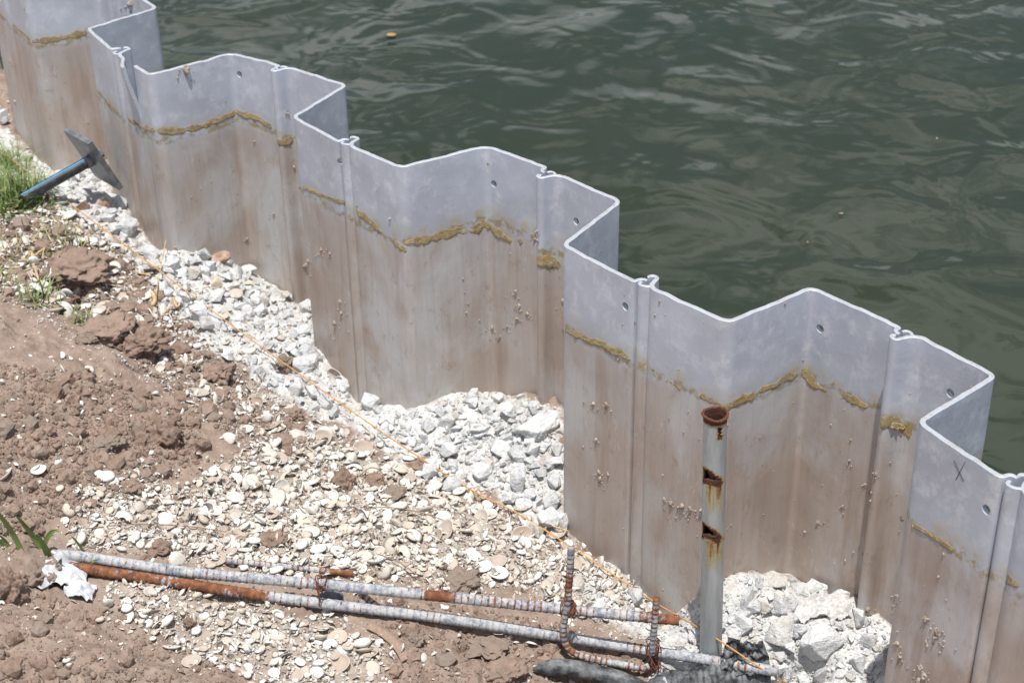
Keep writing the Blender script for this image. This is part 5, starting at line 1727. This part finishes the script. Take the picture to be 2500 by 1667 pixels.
# brown netting scrap
npth = resample([gpt(848, 1440, .006), gpt(885, 1462, .008), gpt(915, 1490, .008), gpt(935, 1520, .004)], 0.005)
Pn, Tn, Nn_, Bn_ = frames(npth)
sd_ = np.cross(Tn, np.array([0, 0, 1.0])); sd_ /= np.linalg.norm(sd_, axis=1)[:, None]
cols = np.linspace(-1, 1, 9)
A = np.array([Pn + sd_ * (0.010 * c) + np.array([0, 0, 1]) * (0.004 * (1 - c * c)) for c in cols])
ix = np.arange(A.shape[0] * A.shape[1]).reshape(A.shape[:2])
f = np.stack([ix[:-1, :-1], ix[:-1, 1:], ix[1:, 1:], ix[1:, :-1]], -1).reshape(-1, 4)
V = A.reshape(-1, 3)
tag(link('netting_scrap', new_mesh('netting_scrap', np.vstack([V, V - [0, 0, .0015]]), [np.vstack([f, f[:, ::-1] + len(V)])], M['net'])), 'brown netting scrap half buried below the lower rebar', 'netting')
# dark pebble in the shade of the rebar
named_rock('dark_pebble', 'smooth dark grey pebble between the two rebars', 'stone', 762, 1368, 55, 34, new_mesh('dark_pebble', *[*lump(3.3, ICO3, 0.12, 0.9)], mat_simple('dark_pebble_stone', (0.12, 0.13, 0.15), (0.2, 0.21, 0.23), 40)), 0.2, 0, 0.2)

# ------------------------------------------------------------------ grass
def blade_arrays(base, head, length, width, lean, n=6, curl=0.5):
    """bent tapering blade"""
    t = np.linspace(0, 1, n)
    dirh = np.array([math.cos(head), math.sin(head), 0])
    side = np.array([-dirh[1], dirh[0], 0])
    ang = lean + curl * t
    st = length / (n - 1)
    pts = [np.array(base)]
    for k in range(1, n):
        a = ang[k]
        pts.append(pts[-1] + st * (dirh * math.sin(a) + np.array([0, 0, 1]) * math.cos(a)))
    pts = np.array(pts)
    wv_ = width * (1 - t ** 1.8) + 0.0002
    Lf = pts - side * wv_[:, None] / 2
    Rt = pts + side * wv_[:, None] / 2
    Md = pts + np.cross(dirh, side) * 0 + (-dirh * 0.12 * width)
    V = np.vstack([Lf, Md, Rt])
    i = np.arange(n - 1)
    F = np.vstack([np.stack([i, n + i, n + i + 1, i + 1], -1), np.stack([n + i, 2 * n + i, 2 * n + i + 1, n + i + 1], -1)])
    return V, [F]
def tuft(name, label, px, py, spread, nb, Ln, wd, seed, dry=0.1, lean=0.5, curl=0.8, group=None, sink=0.01):
    q = np.random.default_rng(seed)
    c = hit(px, py)
    parts, tints = [], []
    for _ in range(nb):
        off = q.normal(0, spread, 2)
        b = np.array([c[0] + off[0], c[1] + off[1], 0])
        b[2] = gz(b[0], b[1]) - sink
        pa = blade_arrays(b - c, q.uniform(0, 2 * np.pi), Ln * q.uniform(0.5, 1.15), wd * q.uniform(0.7, 1.2), abs(q.normal(0, lean)), 6, q.uniform(0.1, curl * 1.6))
        parts.append(pa)
        tints.append(np.full(len(pa[0]), q.uniform(0.75, 1.0) if q.random() < dry else q.uniform(0, 0.7)))
    V, F = join(parts)
    o = place(name, new_mesh(name, V, F, M['grass'], True, attrs={'tint': np.concatenate(tints)}), c, np.eye(3), (1, 1, 1))
    return tag(o, label, 'grass', group)
G = 'grass tufts on the bank'
tuft('grass_tuft', 'dense green grass tuft at the left edge where the string starts', 10, 395, .04, 420, .105, .0042, 1, .15, .5, .9, G)
tuft('grass_tuft', 'dense green grass tuft in front of the black tie rod', 34, 452, .04, 460, .10, .0042, 2, .15, .5, .9, G)
tuft('grass_tuft', 'short green tuft lowest in the grass patch at the left edge', -4, 470, .045, 420, .09, .0042, 3, .15, .6, .9, G)
tuft('grass_tuft', 'thin grass tuft at the buried end of the tie rod', 62, 456, .024, 260, .085, .0038, 4, .1, .5, .8, G)
tuft('grass_tuft', 'dry straw coloured tuft on the dark soil above the undercut', 45, 590, .03, 90, .075, .003, 5, .75, .8, .9, G)
tuft('grass_tuft', 'half dry tuft with runners below the string at left', 150, 560, .03, 80, .085, .0035, 6, .55, .8, .9, G)
tuft('grass_tuft', 'yellowed tuft with roots hanging at the left edge', 15, 640, .022, 110, .06, .003, 7, .8, .9, .9, G)
tuft('grass_tuft', 'green tuft on the lip of the undercut soil', 88, 690, .018, 45, .085, .0045, 8, .1, .6, .8, G)
tuft('grass_tuft', 'small green tuft right of the undercut lip', 150, 715, .012, 26, .06, .004, 9, .1, .7, .7, G)
tuft('grass_tuft', 'green tuft at the edge of the bare soil beside the dark clod', 205, 748, .017, 42, .06, .004, 10, .05, .9, .6, G)
tuft('grass_tuft', 'tiny tuft trailing down to the right of the dark clod', 238, 768, .012, 20, .045, .0035, 11, .1, 1.0, .6, G)
def weed(name, label, px, py, blades):
    c = hit(px, py)
    parts = []
    for (x0, y0, x1, y1, w, cu) in blades:
        b = hit(x0, y0)
        L = math.hypot(x1 - x0, y1 - y0) * D * depth_of(b) / FPX
        side = (x1 - x0) * D * depth_of(b) / FPX
        upl = math.sqrt(max(L * L - side * side, 1e-6)) / math.cos(PITCH)
        LL = math.hypot(side, upl)
        lean = math.atan2(abs(side), upl)
        parts.append(blade_arrays(b - c - np.array([0, 0, .012]), 0.0 if side >= 0 else math.pi, LL + .012, w, max(lean - cu / 2, 0.02), 9, cu))
    # blades face the sky and the viewer: turn the flat side
    V, F = join(parts)
    o = place(name, new_mesh(name, V, F, M['grass'], True, attrs={'tint': np.full(len(V), .55)}), c, np.eye(3), (1, 1, 1))
    return tag(o, label, 'plant')
def flat_blades(name, label, px, py, blades, tint=.5):
    """broad blades whose flat side faces the viewer: side vector runs along the camera's right axis"""
    c = hit(px, py)
    parts = []
    for (x0, y0, x1, y1, w, bow) in blades:
        b = hit(x0, y0)
        d_ = depth_of(b)
        dx = (x1 - x0) * D * d_ / FPX
        dz_ = 1.22 * (y0 - y1) * D * d_ / FPX / math.cos(PITCH)
        n = 10
        t = np.linspace(0, 1, n)
        pts = b[None] + t[:, None] * (AX * dx)[None] + (t - bow * t ** 2 * 0.5)[:, None] / (1 - bow * 0.5) * np.array([0, 0, dz_])[None] + (0.25 * t ** 2 * dz_)[:, None] * np.array([0, -1, 0])[None] - np.array([0, 0, .008])
        tang = np.gradient(pts, axis=0); tang /= np.linalg.norm(tang, axis=1)[:, None]
        sv = np.cross(tang, -AF); sv /= np.linalg.norm(sv, axis=1)[:, None]
        nn_ = np.cross(sv, tang)
        wv_ = w * (0.75 + 0.6 * t - 1.35 * t ** 2.5) + 0.0003
        Lf, Rt, Md = pts - sv * wv_[:, None] / 2, pts + sv * wv_[:, None] / 2, pts - nn_ * w * 0.18
        V = np.vstack([Lf, Md, Rt]) - c
        i = np.arange(n - 1)
        F = np.vstack([np.stack([i, n + i, n + i + 1, i + 1], -1), np.stack([n + i, 2 * n + i, 2 * n + i + 1, n + i + 1], -1)])
        parts.append((V, [F]))
    V, F = join(parts)
    o = place(name, new_mesh(name, V, F, M['grass'], True, attrs={'tint': np.full(len(V), tint)}), c, np.eye(3), (1, 1, 1))
    return tag(o, label, 'plant')
flat_blades('weed', 'young plant with two tall upright green blades at the left edge', 48, 1262, [(50, 1262, 18, 1142, .013, 0), (90, 1255, 60, 1165, .011, .1), (100, 1262, 70, 1190, .012, .2), (10, 1255, 2, 1222, .01, .2), (24, 1255, 8, 1215, .008, .1)], .5)
flat_blades('weed', 'bent bright green sprout above the white plastic bag', 120, 1290, [(120, 1300, 112, 1212, .016, .1), (95, 1262, 150, 1208, .011, 1.0), (130, 1310, 152, 1270, .011, .3), (160, 1290, 205, 1265, .009, .5), (180, 1300, 232, 1275, .007, .5), (118, 1325, 80, 1330, .005, .5), (215, 1345, 268, 1340, .005, .6), (200, 1278, 178, 1215, .006, .2)], .35)

# ------------------------------------------------------------------ dry stalks and roots
def stalk(name, label, pts, r, mat, cat='dry stalk', group=None, lift=.006):
    p = resample([gpt(a, b, lift) for a, b in pts], 0.004)
    V, F = tube_arrays(p, lambda s, th: r * (1 + 0.25 * fbm(s * 60, th, 0.3, 2)), 6)
    return tag(link(name, new_mesh(name, V, F, mat)), label, cat, group)
stalk('dry_stalk', 'straw coloured stalk lying flat on the upper rubble slope', [(308, 634), (330, 640), (354, 638)], .0022, M['straw'], lift=.014)
stalk('dry_stalk', 'upright straw stalk beside the string on the upper slope', [(362, 700), (368, 660), (378, 610), (384, 575)], .0014, M['straw'], lift=.03)
stalk('dry_stalk', 'straw runner crossing under the string on the upper slope', [(372, 740), (400, 715), (440, 690), (480, 672)], .0018, M['straw'], lift=.018)
stalk('dry_stalk', 'withered straw bunch hanging below the string', [(352, 690), (358, 705), (352, 718)], .006, M['straw'], lift=.02)
stalk('dry_stalk', 'withered straw fork beside the withered bunch', [(400, 700), (405, 715), (410, 722)], .004, M['straw'], lift=.02)
stalk('dry_stalk', 'thick straw runner rooted in the dry tuft', [(70, 590), (82, 600), (95, 590), (130, 570)], .003, M['straw'], lift=.016)
stalk('dry_stalk', 'straw root hanging over the undercut soil', [(75, 600), (82, 630), (92, 660)], .003, M['straw'], lift=.02)
stalk('dry_stalk', 'bleached stalk lying along the string before the pile corner', [(1250, 1212), (1275, 1226), (1305, 1236)], .0022, M['straw'], lift=.02)
stalk('thin_root', 'long thin root arching over the shell bed from left', [(200, 1225), (300, 1215), (420, 1218), (520, 1232), (600, 1255), (650, 1290)], .0011, M['twig'], 'root', lift=.012)
stalk('thin_root', 'thin root over the middle of the shell bed', [(740, 1200), (800, 1185), (880, 1175), (960, 1185), (1050, 1215)], .0012, M['twig'], 'root', lift=.012)
stalk('thin_root', 'thin root beside the upper rebar near the wire', [(870, 1290), (920, 1310), (955, 1335)], .0010, M['twig'], 'root', lift=.02)
stalk('thin_root', 'thin rootlet at the soil hollow', [(1190, 1530), (1230, 1520), (1262, 1530), (1290, 1522)], .0009, M['twig'], 'root', lift=.01)
stalk('thin_root', 'thin dark root on the brown soil lump above the shells', [(330, 850), (420, 845), (520, 860), (610, 880)], .0010, M['twig'], 'root', lift=.01)
stalk('thin_root', 'root curling beside the upright clod', [(820, 1125), (850, 1100), (875, 1105), (885, 1125)], .0012, M['twig'], 'root', lift=.03)

# ------------------------------------------------------------------ bits floating on the water
def floater(name, label, px, py, w, h, mat, cat):
    p = at_z(px, py, WATER_Z + 0.010)
    a = px_size(p, w / 2); b = px_size(p, h / 2) / math.sin(math.radians(22))
    V, F = lump(px * .01, ICO2, 0.2, 1.2)
    o = place(name, new_mesh(name, V, F, mat), p, np.eye(3), (a, b, 0.0018))
    return tag(o, label, cat)
floater('floating_leaf', 'yellow leaf floating on the green water', 899, 80, 22, 7, mat_simple('yellow_leaf', (0.36, 0.2, 0.07), (0.45, 0.3, 0.12), 60), 'leaf')
floater('floating_twig', 'tiny reddish twig floating below mid water', 1932, 490, 12, 2.5, M['twig'], 'twig')
floater('floating_seed', 'pale seed floating near the right edge', 2152, 318, 3.5, 2, M['straw'], 'seed')
floater('floating_seed', 'pale seed floating behind the middle pile rim', 1855, 556, 3.5, 2, M['straw'], 'seed')
